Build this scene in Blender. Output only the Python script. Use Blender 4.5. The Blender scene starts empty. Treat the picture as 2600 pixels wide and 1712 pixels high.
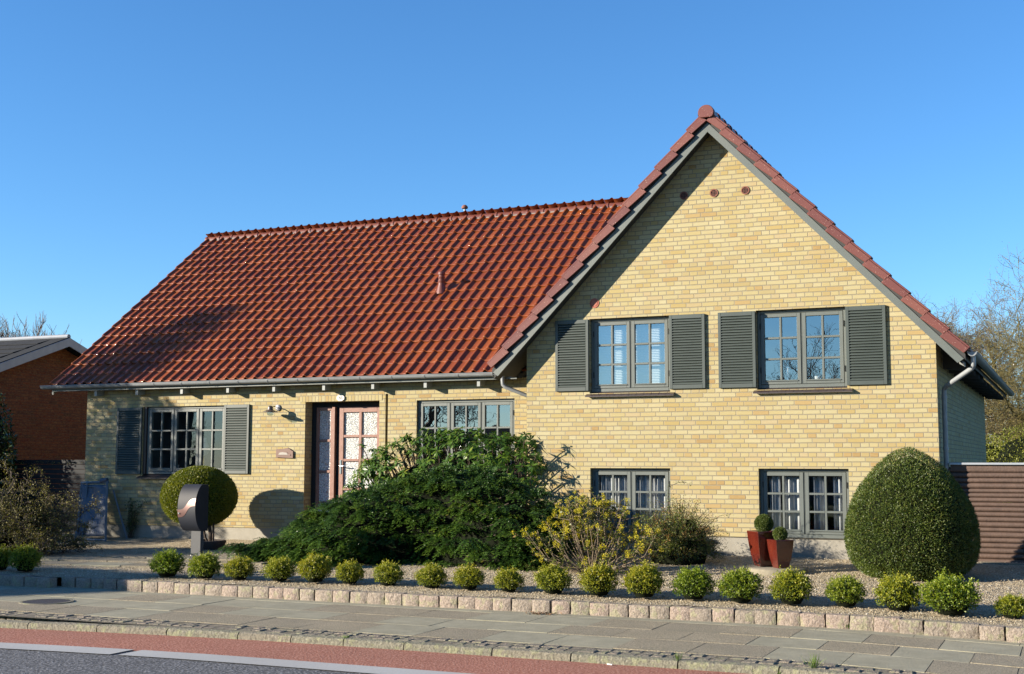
import bpy, bmesh, math, random
import numpy as np
from mathutils import Vector, Matrix
random.seed(7); rng = np.random.default_rng(11)
SC = bpy.context.scene
COL = SC.collection
PI = math.pi

# ------------------------------------------------------------------ camera
CAMP = Vector((7.746, -18.15, 1.3114))
YAW, PITCH, ROLL = 0.414990, 0.098441, 0.001265
cy_, sy_, cp_, sp_ = math.cos(YAW), math.sin(YAW), math.cos(PITCH), math.sin(PITCH)
fwd = Vector((-sy_*cp_, cy_*cp_, sp_)); rgt = Vector((cy_, sy_, 0)); up = rgt.cross(fwd)
r_ = math.cos(ROLL)*rgt + math.sin(ROLL)*up; u_ = -math.sin(ROLL)*rgt + math.cos(ROLL)*up
cam = bpy.data.cameras.new('camera'); cam.lens = 44.867; cam.sensor_width = 36; cam.sensor_fit = 'HORIZONTAL'
cam.clip_end = 2000; cam.clip_start = .05
co = bpy.data.objects.new('camera', cam); COL.objects.link(co)
co.matrix_world = Matrix(((r_.x, u_.x, -fwd.x, CAMP.x), (r_.y, u_.y, -fwd.y, CAMP.y), (r_.z, u_.z, -fwd.z, CAMP.z), (0, 0, 0, 1)))
SC.camera = co
# ------------------------------------------------------------------ light
SUN = Vector((-1.42, -1.0, 0.49)).normalized()       # towards the sun
sl = bpy.data.lights.new('sun', 'SUN'); sl.energy = 5.0; sl.angle = math.radians(.55); sl.color = (1, .89, .73)
so = bpy.data.objects.new('sun', sl); COL.objects.link(so)
so.rotation_euler = SUN.to_track_quat('Z', 'Y').to_euler()
w = bpy.data.worlds.new('World'); SC.world = w; w.use_nodes = True
wn = w.node_tree; sky = wn.nodes.new('ShaderNodeTexSky'); sky.sky_type = 'NISHITA'; sky.sun_disc = False
sky.sun_elevation = math.asin(SUN.z); sky.sun_rotation = math.atan2(SUN.x, SUN.y)
sky.altitude = 0; sky.air_density = 1.0; sky.dust_density = .0; sky.ozone_density = 6.0
hs = wn.nodes.new('ShaderNodeHueSaturation'); hs.inputs['Saturation'].default_value = 1.06
bg = wn.nodes['Background']; wn.links.new(sky.outputs[0], hs.inputs['Color']); wn.links.new(hs.outputs[0], bg.inputs[0]); bg.inputs[1].default_value = .079
SC.view_settings.view_transform = 'Standard'; SC.view_settings.look = 'None'
SC.view_settings.exposure = 1.58; SC.view_settings.gamma = 1
SC.cycles.max_bounces = 8; SC.cycles.transparent_max_bounces = 12

# ------------------------------------------------------------------ helpers
def mat(name):
    m = bpy.data.materials.new(name); m.use_nodes = True
    return m, m.node_tree, m.node_tree.nodes['Principled BSDF']
def nd(nt, t, **kw):
    n = nt.nodes.new(t)
    for k, v in kw.items(): setattr(n, k, v)
    return n
def lk(nt, a, b): nt.links.new(a, b)
def M(nt, op, a, b=None, c=None):
    n = nd(nt, 'ShaderNodeMath', operation=op)
    for i, x in enumerate((a, b, c)):
        if x is None: continue
        if isinstance(x, (int, float)): n.inputs[i].default_value = x
        else: lk(nt, x, n.inputs[i])
    return n.outputs[0]
ALB = .76      # one exposure-matched scale for every base colour
def rampm(nt, fac, stops): return ramp(nt, fac, stops, k=1)
def ramp(nt, fac, stops, interp='LINEAR', k=ALB):
    n = nd(nt, 'ShaderNodeValToRGB'); n.color_ramp.interpolation = interp
    el = n.color_ramp.elements
    while len(el) < len(stops): el.new(.5)
    for e, (p, c) in zip(el, stops): e.position = p; e.color = (c[0]*k, c[1]*k, c[2]*k, 1)
    if fac is not None: lk(nt, fac, n.inputs[0])
    return n.outputs[0]
def mix(nt, f, a, b, mode='MIX'):
    n = nd(nt, 'ShaderNodeMix', data_type='RGBA', blend_type=mode)
    for s, x in ((n.inputs[0], f), (n.inputs[6], a), (n.inputs[7], b)):
        if isinstance(x, (int, float)): s.default_value = x
        elif isinstance(x, tuple): s.default_value = (*x, 1)
        else: lk(nt, x, s)
    return n.outputs[2]
def pos(nt): return nd(nt, 'ShaderNodeNewGeometry').outputs['Position']
def noise(nt, scale, detail=4, rough=.6, vec=None, dist=0):
    n = nd(nt, 'ShaderNodeTexNoise'); n.inputs['Scale'].default_value = scale; n.inputs['Detail'].default_value = detail
    n.inputs['Roughness'].default_value = rough; n.inputs['Distortion'].default_value = dist
    lk(nt, vec if vec is not None else pos(nt), n.inputs['Vector']); return n.outputs['Fac']
def bump(nt, h, strength, dist, b):
    n = nd(nt, 'ShaderNodeBump'); n.inputs['Strength'].default_value = strength; n.inputs['Distance'].default_value = dist
    lk(nt, h, n.inputs['Height']); lk(nt, n.outputs[0], b.inputs['Normal']); return n
def simple(name, c1, c2=None, rough=.6, scale=6, metal=0, bmp=0, bscale=40, spec=None, coat=0):
    m, nt, b = mat(name)
    if c2 is None: c2 = tuple(x*.82 for x in c1)
    lk(nt, ramp(nt, noise(nt, scale), [(.3, c2), (.7, c1)]), b.inputs['Base Color'])
    b.inputs['Roughness'].default_value = rough; b.inputs['Metallic'].default_value = metal
    if spec is not None: b.inputs['Specular IOR Level'].default_value = spec
    b.inputs['Coat Weight'].default_value = coat
    if bmp: bump(nt, noise(nt, bscale, 3), bmp, .01, b)
    return m

def wloc(p):
    v = Vector((0, 0, 0))
    while p is not None: v = v + p.location; p = p.parent
    return v
def np_mesh(name, V, F, m, parent=None, attr=None, smooth=False):
    V = np.asarray(V, dtype=np.float32)
    if parent is not None: V = V - np.array(wloc(parent), dtype=np.float32)
    me = bpy.data.meshes.new(name)
    if isinstance(F, np.ndarray):
        k = F.shape[1]
        me.vertices.add(len(V)); me.vertices.foreach_set('co', V.ravel())
        me.loops.add(F.size); me.loops.foreach_set('vertex_index', F.ravel().astype(np.int32))
        me.polygons.add(len(F)); me.polygons.foreach_set('loop_start', np.arange(0, F.size, k, dtype=np.int32))
        me.update(calc_edges=True)
    else:
        me.from_pydata([tuple(map(float, v)) for v in V], [], F); me.update()
    if attr is not None:
        a = me.attributes.new('rnd', 'FLOAT', 'POINT'); a.data.foreach_set('value', np.asarray(attr, dtype=np.float32))
    if smooth: me.polygons.foreach_set('use_smooth', np.ones(len(me.polygons), dtype=bool))
    if isinstance(m, (list, tuple)):
        for x in m: me.materials.append(x)
    else: me.materials.append(m)
    o = bpy.data.objects.new(name, me); COL.objects.link(o)
    if parent is not None: o.parent = parent
    return o
class MB:
    def __init__(s): s.v = []; s.f = []; s.a = []
    def add(s, vs, fs, a=.5):
        n = len(s.v); s.v += [tuple(v) for v in vs]; s.f += [tuple(i+n for i in f) for f in fs]; s.a += [a]*len(vs); return s
    def box(s, x0, x1, y0, y1, z0, z1, a=.5):
        return s.add([(x0,y0,z0),(x1,y0,z0),(x1,y1,z0),(x0,y1,z0),(x0,y0,z1),(x1,y0,z1),(x1,y1,z1),(x0,y1,z1)],
                     [(0,3,2,1),(4,5,6,7),(0,1,5,4),(1,2,6,5),(2,3,7,6),(3,0,4,7)], a)
    def hexa(s, p, a=.5):   # 8 points, bottom 4 then top 4
        return s.add(p, [(0,3,2,1),(4,5,6,7),(0,1,5,4),(1,2,6,5),(2,3,7,6),(3,0,4,7)], a)
    def quad(s, a_, b_, c_, d_, a=.5): return s.add([a_,b_,c_,d_], [(0,1,2,3)], a)
    def tube(s, path, rad, n=8, a=.5, caps=True):
        P = [Vector(p) for p in path]
        if not isinstance(rad, (list, tuple)): rad = [rad]*len(P)
        rings = []; ref = None
        for i, p in enumerate(P):
            d = (P[min(i+1, len(P)-1)]-P[max(i-1, 0)]).normalized()
            if ref is None: ref = Vector((0,0,1)) if abs(d.z) < .9 else Vector((1,0,0))
            x = d.cross(ref).normalized(); y = x.cross(d).normalized(); ref = y
            rings.append([p + (x*math.cos(2*PI*k/n)+y*math.sin(2*PI*k/n))*rad[i] for k in range(n)])
        vs = [v for r in rings for v in r]; fs = []
        for i in range(len(P)-1):
            for k in range(n):
                k2 = (k+1) % n; fs.append((i*n+k, (i+1)*n+k, (i+1)*n+k2, i*n+k2))
        if caps: fs.append(tuple(range(n))); fs.append(tuple(reversed(range((len(P)-1)*n, len(P)*n))))
        return s.add(vs, fs, a)
    def lathe(s, cx, cy, prof, n=24, a=.5):
        vs = [(cx+r*math.cos(2*PI*k/n), cy+r*math.sin(2*PI*k/n), z) for r, z in prof for k in range(n)]; fs = []
        for i in range(len(prof)-1):
            for k in range(n):
                k2 = (k+1) % n; fs.append((i*n+k, i*n+k2, (i+1)*n+k2, (i+1)*n+k))
        return s.add(vs, fs, a)
    def build(s, name, m, parent=None, smooth=False, bevel=0):
        V = np.array(s.v, dtype=np.float32)
        o = np_mesh(name, V, s.f, m, parent, attr=s.a, smooth=False)
        if smooth:
            me = o.data; me.polygons.foreach_set('use_smooth', np.ones(len(me.polygons), dtype=bool))
            try: me.set_sharp_from_angle(angle=math.radians(40))
            except Exception: pass
        if bevel:
            md = o.modifiers.new('bevel', 'BEVEL'); md.width = bevel; md.segments = 1; md.limit_method = 'ANGLE'
        return o
def empty(name, loc, label=None, cat=None, group=None):
    o = bpy.data.objects.new(name, None); COL.objects.link(o); o.location = loc; o.empty_display_size = .2
    if label: tag(o, label, cat, group)
    return o
def tag(o, label, cat, group=None):
    o['label'] = label; o['category'] = cat
    if group: o['group'] = group
    return o
def struct(o): o['kind'] = 'structure'; return o
def part_label(o, l): o['label'] = l; return o

# ------------------------------------------------------------------ materials
def brick_mat(name, stops, mortar, mort_rough=.9, vert=False):
    m, nt, b = mat(name)
    g = nd(nt, 'ShaderNodeNewGeometry'); sp = nd(nt, 'ShaderNodeSeparateXYZ'); lk(nt, g.outputs['Position'], sp.inputs[0])
    sn = nd(nt, 'ShaderNodeSeparateXYZ'); lk(nt, g.outputs['True Normal'], sn.inputs[0])
    facey = M(nt, 'GREATER_THAN', M(nt, 'ABSOLUTE', sn.outputs[1]), .7)
    u0 = M(nt, 'ADD', M(nt, 'MULTIPLY', sp.outputs[0], facey), M(nt, 'MULTIPLY', sp.outputs[1], M(nt, 'SUBTRACT', 1, facey)))
    z0 = sp.outputs[2]
    # slightly wavy joints
    wv = noise(nt, 9, 2); wz = noise(nt, 3.1, 2)
    u = M(nt, 'ADD', M(nt, 'ADD', u0, 50.0), M(nt, 'MULTIPLY', M(nt, 'SUBTRACT', wv, .5), .016))
    z = M(nt, 'ADD', M(nt, 'ADD', z0, 10.003), M(nt, 'MULTIPLY', M(nt, 'SUBTRACT', wz, .5), .012))
    H = .066667
    if vert: u, z = z, u
    rowf = M(nt, 'DIVIDE', z, H); row = M(nt, 'FLOOR', rowf)
    head = M(nt, 'MODULO', row, 2.0)
    half = M(nt, 'MODULO', M(nt, 'FLOOR', M(nt, 'DIVIDE', row, 2.0)), 2.0)
    if vert:
        Wd = M(nt, 'ADD', .24, 0.0); off = M(nt, 'MULTIPLY', head, 0.0)
    else:
        Wd = M(nt, 'SUBTRACT', .24, M(nt, 'MULTIPLY', head, .12))
        off = M(nt, 'ADD', M(nt, 'MULTIPLY', head, .06), M(nt, 'MULTIPLY', M(nt, 'SUBTRACT', 1, head), M(nt, 'MULTIPLY', half, .12)))
    uf = M(nt, 'DIVIDE', M(nt, 'ADD', u, off), Wd); colm = M(nt, 'FLOOR', uf)
    fu = M(nt, 'FRACT', uf); fz = M(nt, 'FRACT', rowf)
    du = M(nt, 'MULTIPLY', M(nt, 'MINIMUM', fu, M(nt, 'SUBTRACT', 1, fu)), Wd)
    dz = M(nt, 'MULTIPLY', M(nt, 'MINIMUM', fz, M(nt, 'SUBTRACT', 1, fz)), H)
    # rounded, slightly ragged brick corners
    qx = M(nt, 'MAXIMUM', M(nt, 'SUBTRACT', .013, du), 0.0); qz = M(nt, 'MAXIMUM', M(nt, 'SUBTRACT', .013, dz), 0.0)
    d = M(nt, 'SUBTRACT', .013, M(nt, 'SQRT', M(nt, 'ADD', M(nt, 'MULTIPLY', qx, qx), M(nt, 'MULTIPLY', qz, qz))))
    d = M(nt, 'ADD', d, M(nt, 'MULTIPLY', M(nt, 'SUBTRACT', noise(nt, 60, 3), .5), .004))
    mr = nd(nt, 'ShaderNodeMapRange', interpolation_type='SMOOTHSTEP'); lk(nt, d, mr.inputs[0])
    mr.inputs[1].default_value = .0035; mr.inputs[2].default_value = .0070
    bm = mr.outputs[0]
    cmb = nd(nt, 'ShaderNodeCombineXYZ'); lk(nt, colm, cmb.inputs[0]); lk(nt, row, cmb.inputs[1]); lk(nt, M(nt, 'ADD', facey, M(nt, 'MULTIPLY', head, 3.0)), cmb.inputs[2])
    wn_ = nd(nt, 'ShaderNodeTexWhiteNoise', noise_dimensions='3D'); lk(nt, cmb.outputs[0], wn_.inputs[0])
    base = ramp(nt, wn_.outputs['Value'], stops)
    # streaks running through each brick
    vm = nd(nt, 'ShaderNodeVectorMath', operation='MULTIPLY_ADD'); lk(nt, g.outputs['Position'], vm.inputs[0]); vm.inputs[1].default_value = (1, 1, 3.2)
    sc_ = nd(nt, 'ShaderNodeVectorMath', operation='SCALE'); lk(nt, wn_.outputs['Color'], sc_.inputs[0]); sc_.inputs['Scale'].default_value = 9
    lk(nt, sc_.outputs[0], vm.inputs[2])
    st = noise(nt, 14, 4, .65, vm.outputs[0], .6)
    base = mix(nt, M(nt, 'MULTIPLY', M(nt, 'SUBTRACT', st, .38), 1.1), base, (.33, .24, .10), 'MIX')
    big = noise(nt, .55, 2)
    base = mix(nt, .35, base, rampm(nt, big, [(.3, (.80, .80, .80)), (.7, (1, 1, 1))]), 'MULTIPLY')
    lk(nt, mix(nt, bm, tuple(q*ALB for q in mortar), base), b.inputs['Base Color'])
    b.inputs['Roughness'].default_value = .85; b.inputs['Specular IOR Level'].default_value = .25
    h = M(nt, 'ADD', bm, M(nt, 'MULTIPLY', noise(nt, 120, 3), .25))
    bump(nt, h, .9, .006, b)
    return m
YB = [(0, (.41, .355, .195)), (.18, (.43, .385, .225)), (.36, (.40, .325, .145)), (.54, (.45, .405, .245)), (.68, (.385, .295, .120)), (.80, (.42, .345, .205)), (.90, (.36, .30, .145)), (.96, (.39, .28, .125)), (1, (.33, .22, .09))]
m_brick = brick_mat('yellow_brick', YB, (.27, .235, .165))
m_soldier = brick_mat('soldier_brick', YB, (.27, .235, .165), vert=True)
m_redbrick = brick_mat('red_brick', [(0, (.13, .026, .013)), (.4, (.17, .036, .016)), (.7, (.11, .024, .014)), (.9, (.20, .05, .022)), (1, (.08, .022, .015))], (.12, .06, .04))
m_plinth = simple('plinth_render', (.33, .31, .26), (.27, .25, .205), .9, 5, bmp=.5, bscale=90)
m_paint = simple('grey_paint', (.118, .135, .124), (.102, .118, .108), .5, 3, bmp=.15, bscale=120)
m_shutter = simple('shutter_paint', (.058, .074, .066), (.048, .062, .055), .5, 3)
m_zinc = simple('zinc', (.30, .32, .33), (.23, .245, .255), .45, 7, metal=.12, bmp=.1, bscale=30)
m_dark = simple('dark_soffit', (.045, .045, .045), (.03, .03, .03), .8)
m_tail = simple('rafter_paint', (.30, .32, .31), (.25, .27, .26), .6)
m_sill = simple('sill_tile', (.055, .035, .032), (.04, .026, .025), .35, 20, coat=.2)
m_doorwood = simple('door_wood', (.27, .125, .085), (.20, .085, .055), .45, 12, bmp=.2, bscale=60)
m_black = simple('black_frame', (.02, .022, .025), None, .75, spec=.25)
m_chrome = simple('chrome', (.7, .7, .7), None, .2, metal=1)
m_white = simple('white_ceramic', (.6, .6, .58), (.56, .56, .54), .3)
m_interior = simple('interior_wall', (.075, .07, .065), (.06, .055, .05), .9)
m_blind = simple('white_blind', (.62, .66, .68), (.55, .58, .6), .6)

def tile_mat(name, c1, c2, c3):
    m, nt, b = mat(name)
    at = nd(nt, 'ShaderNodeAttribute', attribute_name='rnd')
    c = ramp(nt, at.outputs['Fac'], [(0, c2), (.5, c1), (1, c3)])
    c = mix(nt, .45, c, rampm(nt, noise(nt, 9, 5, .7), [(.3, (.72, .70, .72)), (.7, (1.05, 1.05, 1))]), 'MULTIPLY')
    # a few pale glaze flecks
    fl = M(nt, 'GREATER_THAN', noise(nt, 85, 1, .4), .745)
    c = mix(nt, M(nt, 'MULTIPLY', fl, .55), c, (.6, .45, .35))
    lk(nt, c, b.inputs['Base Color']); b.inputs['Roughness'].default_value = .5
    b.inputs['Coat Weight'].default_value = .32; b.inputs['Coat Roughness'].default_value = .07; b.inputs['Specular IOR Level'].default_value = .25
    bump(nt, noise(nt, 30, 3), .12, .004, b)
    return m
m_tile = tile_mat('glazed_roof_tile', (.225, .047, .0065), (.180, .034, .006), (.265, .062, .008))
m_verge = tile_mat('glazed_verge_tile', (.170, .055, .042), (.145, .045, .036), (.20, .07, .05))

def glass_mat(name, refl, tint=(.75, .82, .85), wav=.02):
    m = bpy.data.materials.new(name); m.use_nodes = True; nt = m.node_tree; nt.nodes.clear()
    out = nd(nt, 'ShaderNodeOutputMaterial'); tr = nd(nt, 'ShaderNodeBsdfTransparent'); tr.inputs[0].default_value = (*tint, 1)
    gl = nd(nt, 'ShaderNodeBsdfGlossy'); gl.inputs['Roughness'].default_value = .004; gl.inputs[0].default_value = (.92, .97, 1, 1)
    mx = nd(nt, 'ShaderNodeMixShader'); fr = nd(nt, 'ShaderNodeFresnel'); fr.inputs[0].default_value = 1.5
    nt.nodes.remove(fr); f = M(nt, 'ADD', .06, refl)
    bp = nd(nt, 'ShaderNodeBump'); bp.inputs['Strength'].default_value = wav; bp.inputs['Distance'].default_value = .05
    lk(nt, noise(nt, 3, 1), bp.inputs['Height']); lk(nt, bp.outputs[0], gl.inputs['Normal'])
    lk(nt, f, mx.inputs[0]); lk(nt, tr.outputs[0], mx.inputs[1]); lk(nt, gl.outputs[0], mx.inputs[2]); lk(nt, mx.outputs[0], out.inputs[0])
    return m
m_glass = glass_mat('window_glass', .24, tint=(.9, .94, .95))
m_glass_lo = glass_mat('window_glass_low', .06, tint=(.95, .97, .97))
def frosted():
    m, nt, b = mat('frosted_glass')
    vo = nd(nt, 'ShaderNodeTexVoronoi'); vo.inputs['Scale'].default_value = 62; vo.inputs['Randomness'].default_value = 1; lk(nt, pos(nt), vo.inputs['Vector'])
    lk(nt, ramp(nt, noise(nt, 70, 2), [(.35, (.30, .33, .33)), (.65, (1.0, 1.0, .97))]), b.inputs['Base Color'])
    b.inputs['Roughness'].default_value = .22; b.inputs['Specular IOR Level'].default_value = .9
    bump(nt, M(nt, 'ADD', vo.outputs['Distance'], noise(nt, 90, 2)), 1.0, .02, b); return m
m_frost = frosted()

def leaf_mat(name, stops, rough=.5, transl=.25, spec=.4, vary=0):
    m, nt, b = mat(name)
    at = nd(nt, 'ShaderNodeAttribute', attribute_name='rnd')
    c = ramp(nt, at.outputs['Fac'], stops)
    if vary:
        oi = nd(nt, 'ShaderNodeObjectInfo'); c = mix(nt, vary, c, rampm(nt, oi.outputs['Random'], [(0, (.55, .78, .6)), (.5, (1, 1, 1)), (1, (1.1, .98, .8))]), 'MULTIPLY')
    lk(nt, c, b.inputs['Base Color']); b.inputs['Roughness'].default_value = rough; b.inputs['Specular IOR Level'].default_value = spec
    t = nd(nt, 'ShaderNodeBsdfTranslucent'); lk(nt, mix(nt, 1.0, c, (1.5, 1.6, .7), 'MULTIPLY'), t.inputs[0])
    mx = nd(nt, 'ShaderNodeMixShader'); mx.inputs[0].default_value = transl
    out = nt.nodes['Material Output']; lk(nt, b.outputs[0], mx.inputs[1]); lk(nt, t.outputs[0], mx.inputs[2]); lk(nt, mx.outputs[0], out.inputs[0])
    return m
m_box = leaf_mat('box_leaf', [(0, (.055, .095, .008)), (.45, (.155, .195, .012)), (.8, (.29, .30, .018)), (1, (.38, .35, .03))], .5, .3, vary=.9)
m_topiary = leaf_mat('topiary_leaf', [(0, (.035, .065, .005)), (.5, (.125, .15, .009)), (1, (.26, .25, .018))], .45, .25)
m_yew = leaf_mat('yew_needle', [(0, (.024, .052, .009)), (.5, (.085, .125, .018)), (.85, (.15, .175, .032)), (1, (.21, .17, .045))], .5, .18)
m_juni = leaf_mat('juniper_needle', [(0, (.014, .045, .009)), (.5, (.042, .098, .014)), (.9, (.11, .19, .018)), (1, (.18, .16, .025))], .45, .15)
m_rhod = leaf_mat('rhododendron_leaf', [(0, (.022, .062, .008)), (.5, (.065, .135, .014)), (.85, (.19, .26, .025)), (1, (.30, .28, .04))], .42, .25, .32)
m_mleaf = leaf_mat('mahonia_leaf', [(0, (.04, .06, .012)), (.5, (.11, .14, .025)), (.8, (.24, .20, .05)), (1, (.32, .16, .07))], .42, .2, .4)
m_mflow = leaf_mat('mahonia_flower', [(0, (.38, .30, .012)), (.5, (.56, .47, .012)), (1, (.66, .60, .04))], .6, .25)
m_barb = leaf_mat('barberry_leaf', [(0, (.035, .06, .010)), (.4, (.10, .135, .02)), (.7, (.18, .185, .03)), (.88, (.25, .15, .035)), (1, (.30, .12, .035))], .5, .2)
m_hazel = leaf_mat('hazel_leaf', [(0, (.045, .030, .013)), (.4, (.11, .085, .022)), (.75, (.20, .175, .035)), (1, (.38, .34, .08))], .6, .2)
m_laurel = leaf_mat('laurel_leaf', [(0, (.012, .03, .008)), (.6, (.025, .065, .012)), (1, (.07, .11, .02))], .3, .1, .6)
m_scrub = leaf_mat('scrub_leaf', [(0, (.07, .09, .012)), (.5, (.18, .20, .022)), (1, (.30, .30, .04))], .6, .3)
m_ivy = leaf_mat('climber_leaf', [(0, (.03, .06, .015)), (1, (.09, .12, .03))], .5, .2)
m_grass = leaf_mat('grass_blade', [(0, (.06, .12, .02)), (1, (.16, .24, .04))], .5, .3)
m_hull = simple('foliage_shade', (.008, .011, .004), (.004, .006, .002), .9, 20, spec=.1)  # near-black colour paints the deep shade inside the shrubs
m_stem = simple('pale_stem', (.24, .18, .115), (.15, .11, .07), .8, 30)
m_bark = simple('brown_bark', (.085, .060, .038), (.05, .035, .025), .9, 25, bmp=.5, bscale=60)
m_lichen = simple('lichen_bark', (.19, .165, .055), (.10, .08, .035), .9, 4)
m_twig = simple('winter_twig', (.16, .115, .085), (.11, .08, .055), .9, 5)

# ------------------------------------------------------------------ ground
def gz(x, y):
    t = min(max(-y/4.6, 0), 1); a = -min(max(-x/4, 0), 1)*(.06+.09*min(max((.9-y)/.8, 0), 1))
    return (1-t)*a + t*(-.22)
def koff(x): return -.18*max(0, x-5.3)**1.1          # pavement line bends towards the road on the right
def coff(x): return -.045*max(0, .8-x)**1.6 if x < .8 else 0
def ribbon(name, x0, x1, ya, yb, z, m, offf, n=60, lift=0):
    xs = np.linspace(x0, x1, n); V = []; F = []
    for x in xs: V += [(x, ya+offf(x), z), (x, yb+offf(x), z)]
    for i in range(n-1): F.append((2*i, 2*i+2, 2*i+3, 2*i+1) if ya < yb else (2*i, 2*i+1, 2*i+3, 2*i+2))
    return struct(np_mesh(name, V, F, m))
def gravel_mat():
    m, nt, b = mat('pea_gravel')
    vo = nd(nt, 'ShaderNodeTexVoronoi'); vo.inputs['Scale'].default_value = 62; lk(nt, pos(nt), vo.inputs['Vector'])
    sep = nd(nt, 'ShaderNodeSeparateColor'); lk(nt, vo.outputs['Color'], sep.inputs[0])
    c = ramp(nt, sep.outputs[0], [(0, (.24, .18, .11)), (.3, (.42, .33, .20)), (.6, (.54, .44, .28)), (.85, (.62, .55, .41)), (1, (.36, .31, .24))])
    c = mix(nt, .6, c, rampm(nt, noise(nt, 1.3, 4, .6), [(.3, (.72, .70, .66)), (.7, (1, 1, 1))]), 'MULTIPLY')
    lk(nt, c, b.inputs['Base Color']); b.inputs['Roughness'].default_value = .85
    h = M(nt, 'SUBTRACT', 1, M(nt, 'MULTIPLY', vo.outputs['Distance'], 1.3)); bump(nt, h, 1.0, .022, b); return m
m_gravel = gravel_mat()
def speck(name, stops, scale, rough=.9, bs=1.0, bd=.01, big=((.85,)*3, (1,)*3)):
    m, nt, b = mat(name)
    c = ramp(nt, noise(nt, scale, 3, .75), stops)
    c = mix(nt, 1.0, c, rampm(nt, noise(nt, .8, 4, .6), [(.3, big[0]), (.7, big[1])]), 'MULTIPLY')
    lk(nt, c, b.inputs['Base Color']); b.inputs['Roughness'].default_value = rough; b.inputs['Specular IOR Level'].default_value = .3
    bump(nt, noise(nt, scale, 3, .7), bs, bd, b); return m
m_asphalt = speck('asphalt', [(.34, (.036, .038, .042)), (.5, (.10, .103, .11)), (.63, (.34, .345, .36))], 42)
m_redpath = speck('red_asphalt', [(.32, (.19, .060, .038)), (.5, (.37, .135, .085)), (.64, (.62, .36, .27))], 48, big=((.86, .9, .92), (1, 1, 1)))
m_line = speck('road_paint', [(.3, (.42, .42, .41)), (.7, (.52, .52, .50))], 50, .7, .3, .004)
m_earth = speck('earth', [(.3, (.06, .05, .03)), (.7, (.12, .11, .05))], 3)
m_sand = speck('joint_sand', [(.3, (.12, .105, .075)), (.7, (.22, .19, .13))], 40)
m_verge_g = speck('verge_grass', [(.3, (.05, .07, .02)), (.7, (.11, .13, .035))], 5)
def slab_mat():
    m, nt, b = mat('paving_slab')
    at = nd(nt, 'ShaderNodeAttribute', attribute_name='rnd').outputs['Fac']
    smooth_c = ramp(nt, noise(nt, 5, 5, .7), [(.3, (.27, .25, .175)), (.7, (.37, .345, .25))])
    rough_c = ramp(nt, noise(nt, 85, 3, .75), [(.35, (.15, .12, .075)), (.5, (.31, .265, .18)), (.66, (.50, .44, .32))])
    f = M(nt, 'GREATER_THAN', at, .45)
    c = mix(nt, f, smooth_c, rough_c)
    c = mix(nt, .9, c, rampm(nt, at, [(0, (.93, .94, .93)), (.44, (1.04, 1.03, 1)), (.46, (.92, .92, .92)), (1, (1.05, 1.03, 1))]), 'MULTIPLY')
    c = mix(nt, .8, c, rampm(nt, noise(nt, 2.2, 5, .65), [(.3, (.74, .75, .74)), (.7, (1, 1, 1))]), 'MULTIPLY')
    lk(nt, c, b.inputs['Base Color']); b.inputs['Roughness'].default_value = .85
    h = M(nt, 'ADD', noise(nt, 40, 3), M(nt, 'MULTIPLY', M(nt, 'MULTIPLY', noise(nt, 85, 2), f), 2.0)); bump(nt, h, .8, .006, b); return m
m_slab = slab_mat()
def granite(name, a, b_, c_):
    m, nt, b = mat(name)
    at = nd(nt, 'ShaderNodeAttribute', attribute_name='rnd').outputs['Fac']
    c = ramp(nt, noise(nt, 45, 4, .75), [(.3, a), (.5, b_), (.72, c_)])
    c = mix(nt, .9, c, rampm(nt, at, [(0, (.80, .80, .78)), (.5, (1, .98, .95)), (1, (1.05, .96, .95))]), 'MULTIPLY')
    sp = nd(nt, 'ShaderNodeSeparateXYZ'); lk(nt, nd(nt, 'ShaderNodeTexCoord').outputs['Generated'], sp.inputs[0])
    moss = M(nt, 'MULTIPLY', M(nt, 'GREATER_THAN', noise(nt, 11, 4), .56), .35)
    c = mix(nt, moss, c, (.24, .25, .12))
    lk(nt, c, b.inputs['Base Color']); b.inputs['Roughness'].default_value = .85
    bump(nt, noise(nt, 24, 5, .7), 1.0, .03, b); return m
m_granite = granite('pink_granite', (.17, .135, .105), (.30, .25, .20), (.43, .37, .32))
m_kerb = granite('kerb_stone', (.12, .115, .08), (.20, .19, .14), (.30, .285, .22))
m_cobble = granite('cobble', (.12, .105, .085), (.21, .185, .145), (.32, .28, .22))

g = struct(np_mesh('ground', [(-400,-400,-.50),(400,-400,-.50),(400,600,-.50),(-400,600,-.50)], [(0,1,2,3)], m_verge_g))
struct(np_mesh('road', [(-60,-15.2,-.424),(60,-15.2,-.424),(60,-8.2,-.424),(-60,-8.2,-.424)], [(0,1,2,3)], m_asphalt))
ribbon('cycle_path', -20, 25, -8.5, -7.50, -.419, m_redpath, coff)
def seg_line(x0, x1, skew=.1):
    xs = np.linspace(x0, x1, 40); V = []; F = []
    for i, x in enumerate(xs):
        s = skew if i in (0, 39) else 0
        V += [(x, -8.79+coff(x), -.415), (x, -8.46+coff(x), -.415)]
    F = [(2*i, 2*i+2, 2*i+3, 2*i+1) for i in range(39)]
    return V, F
V1, F1 = seg_line(-20, -.33); V2, F2 = seg_line(-.24, 25)
struct(np_mesh('road_line', V1+V2, F1+[tuple(i+len(V1) for i in f) for f in F2], m_line))
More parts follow.
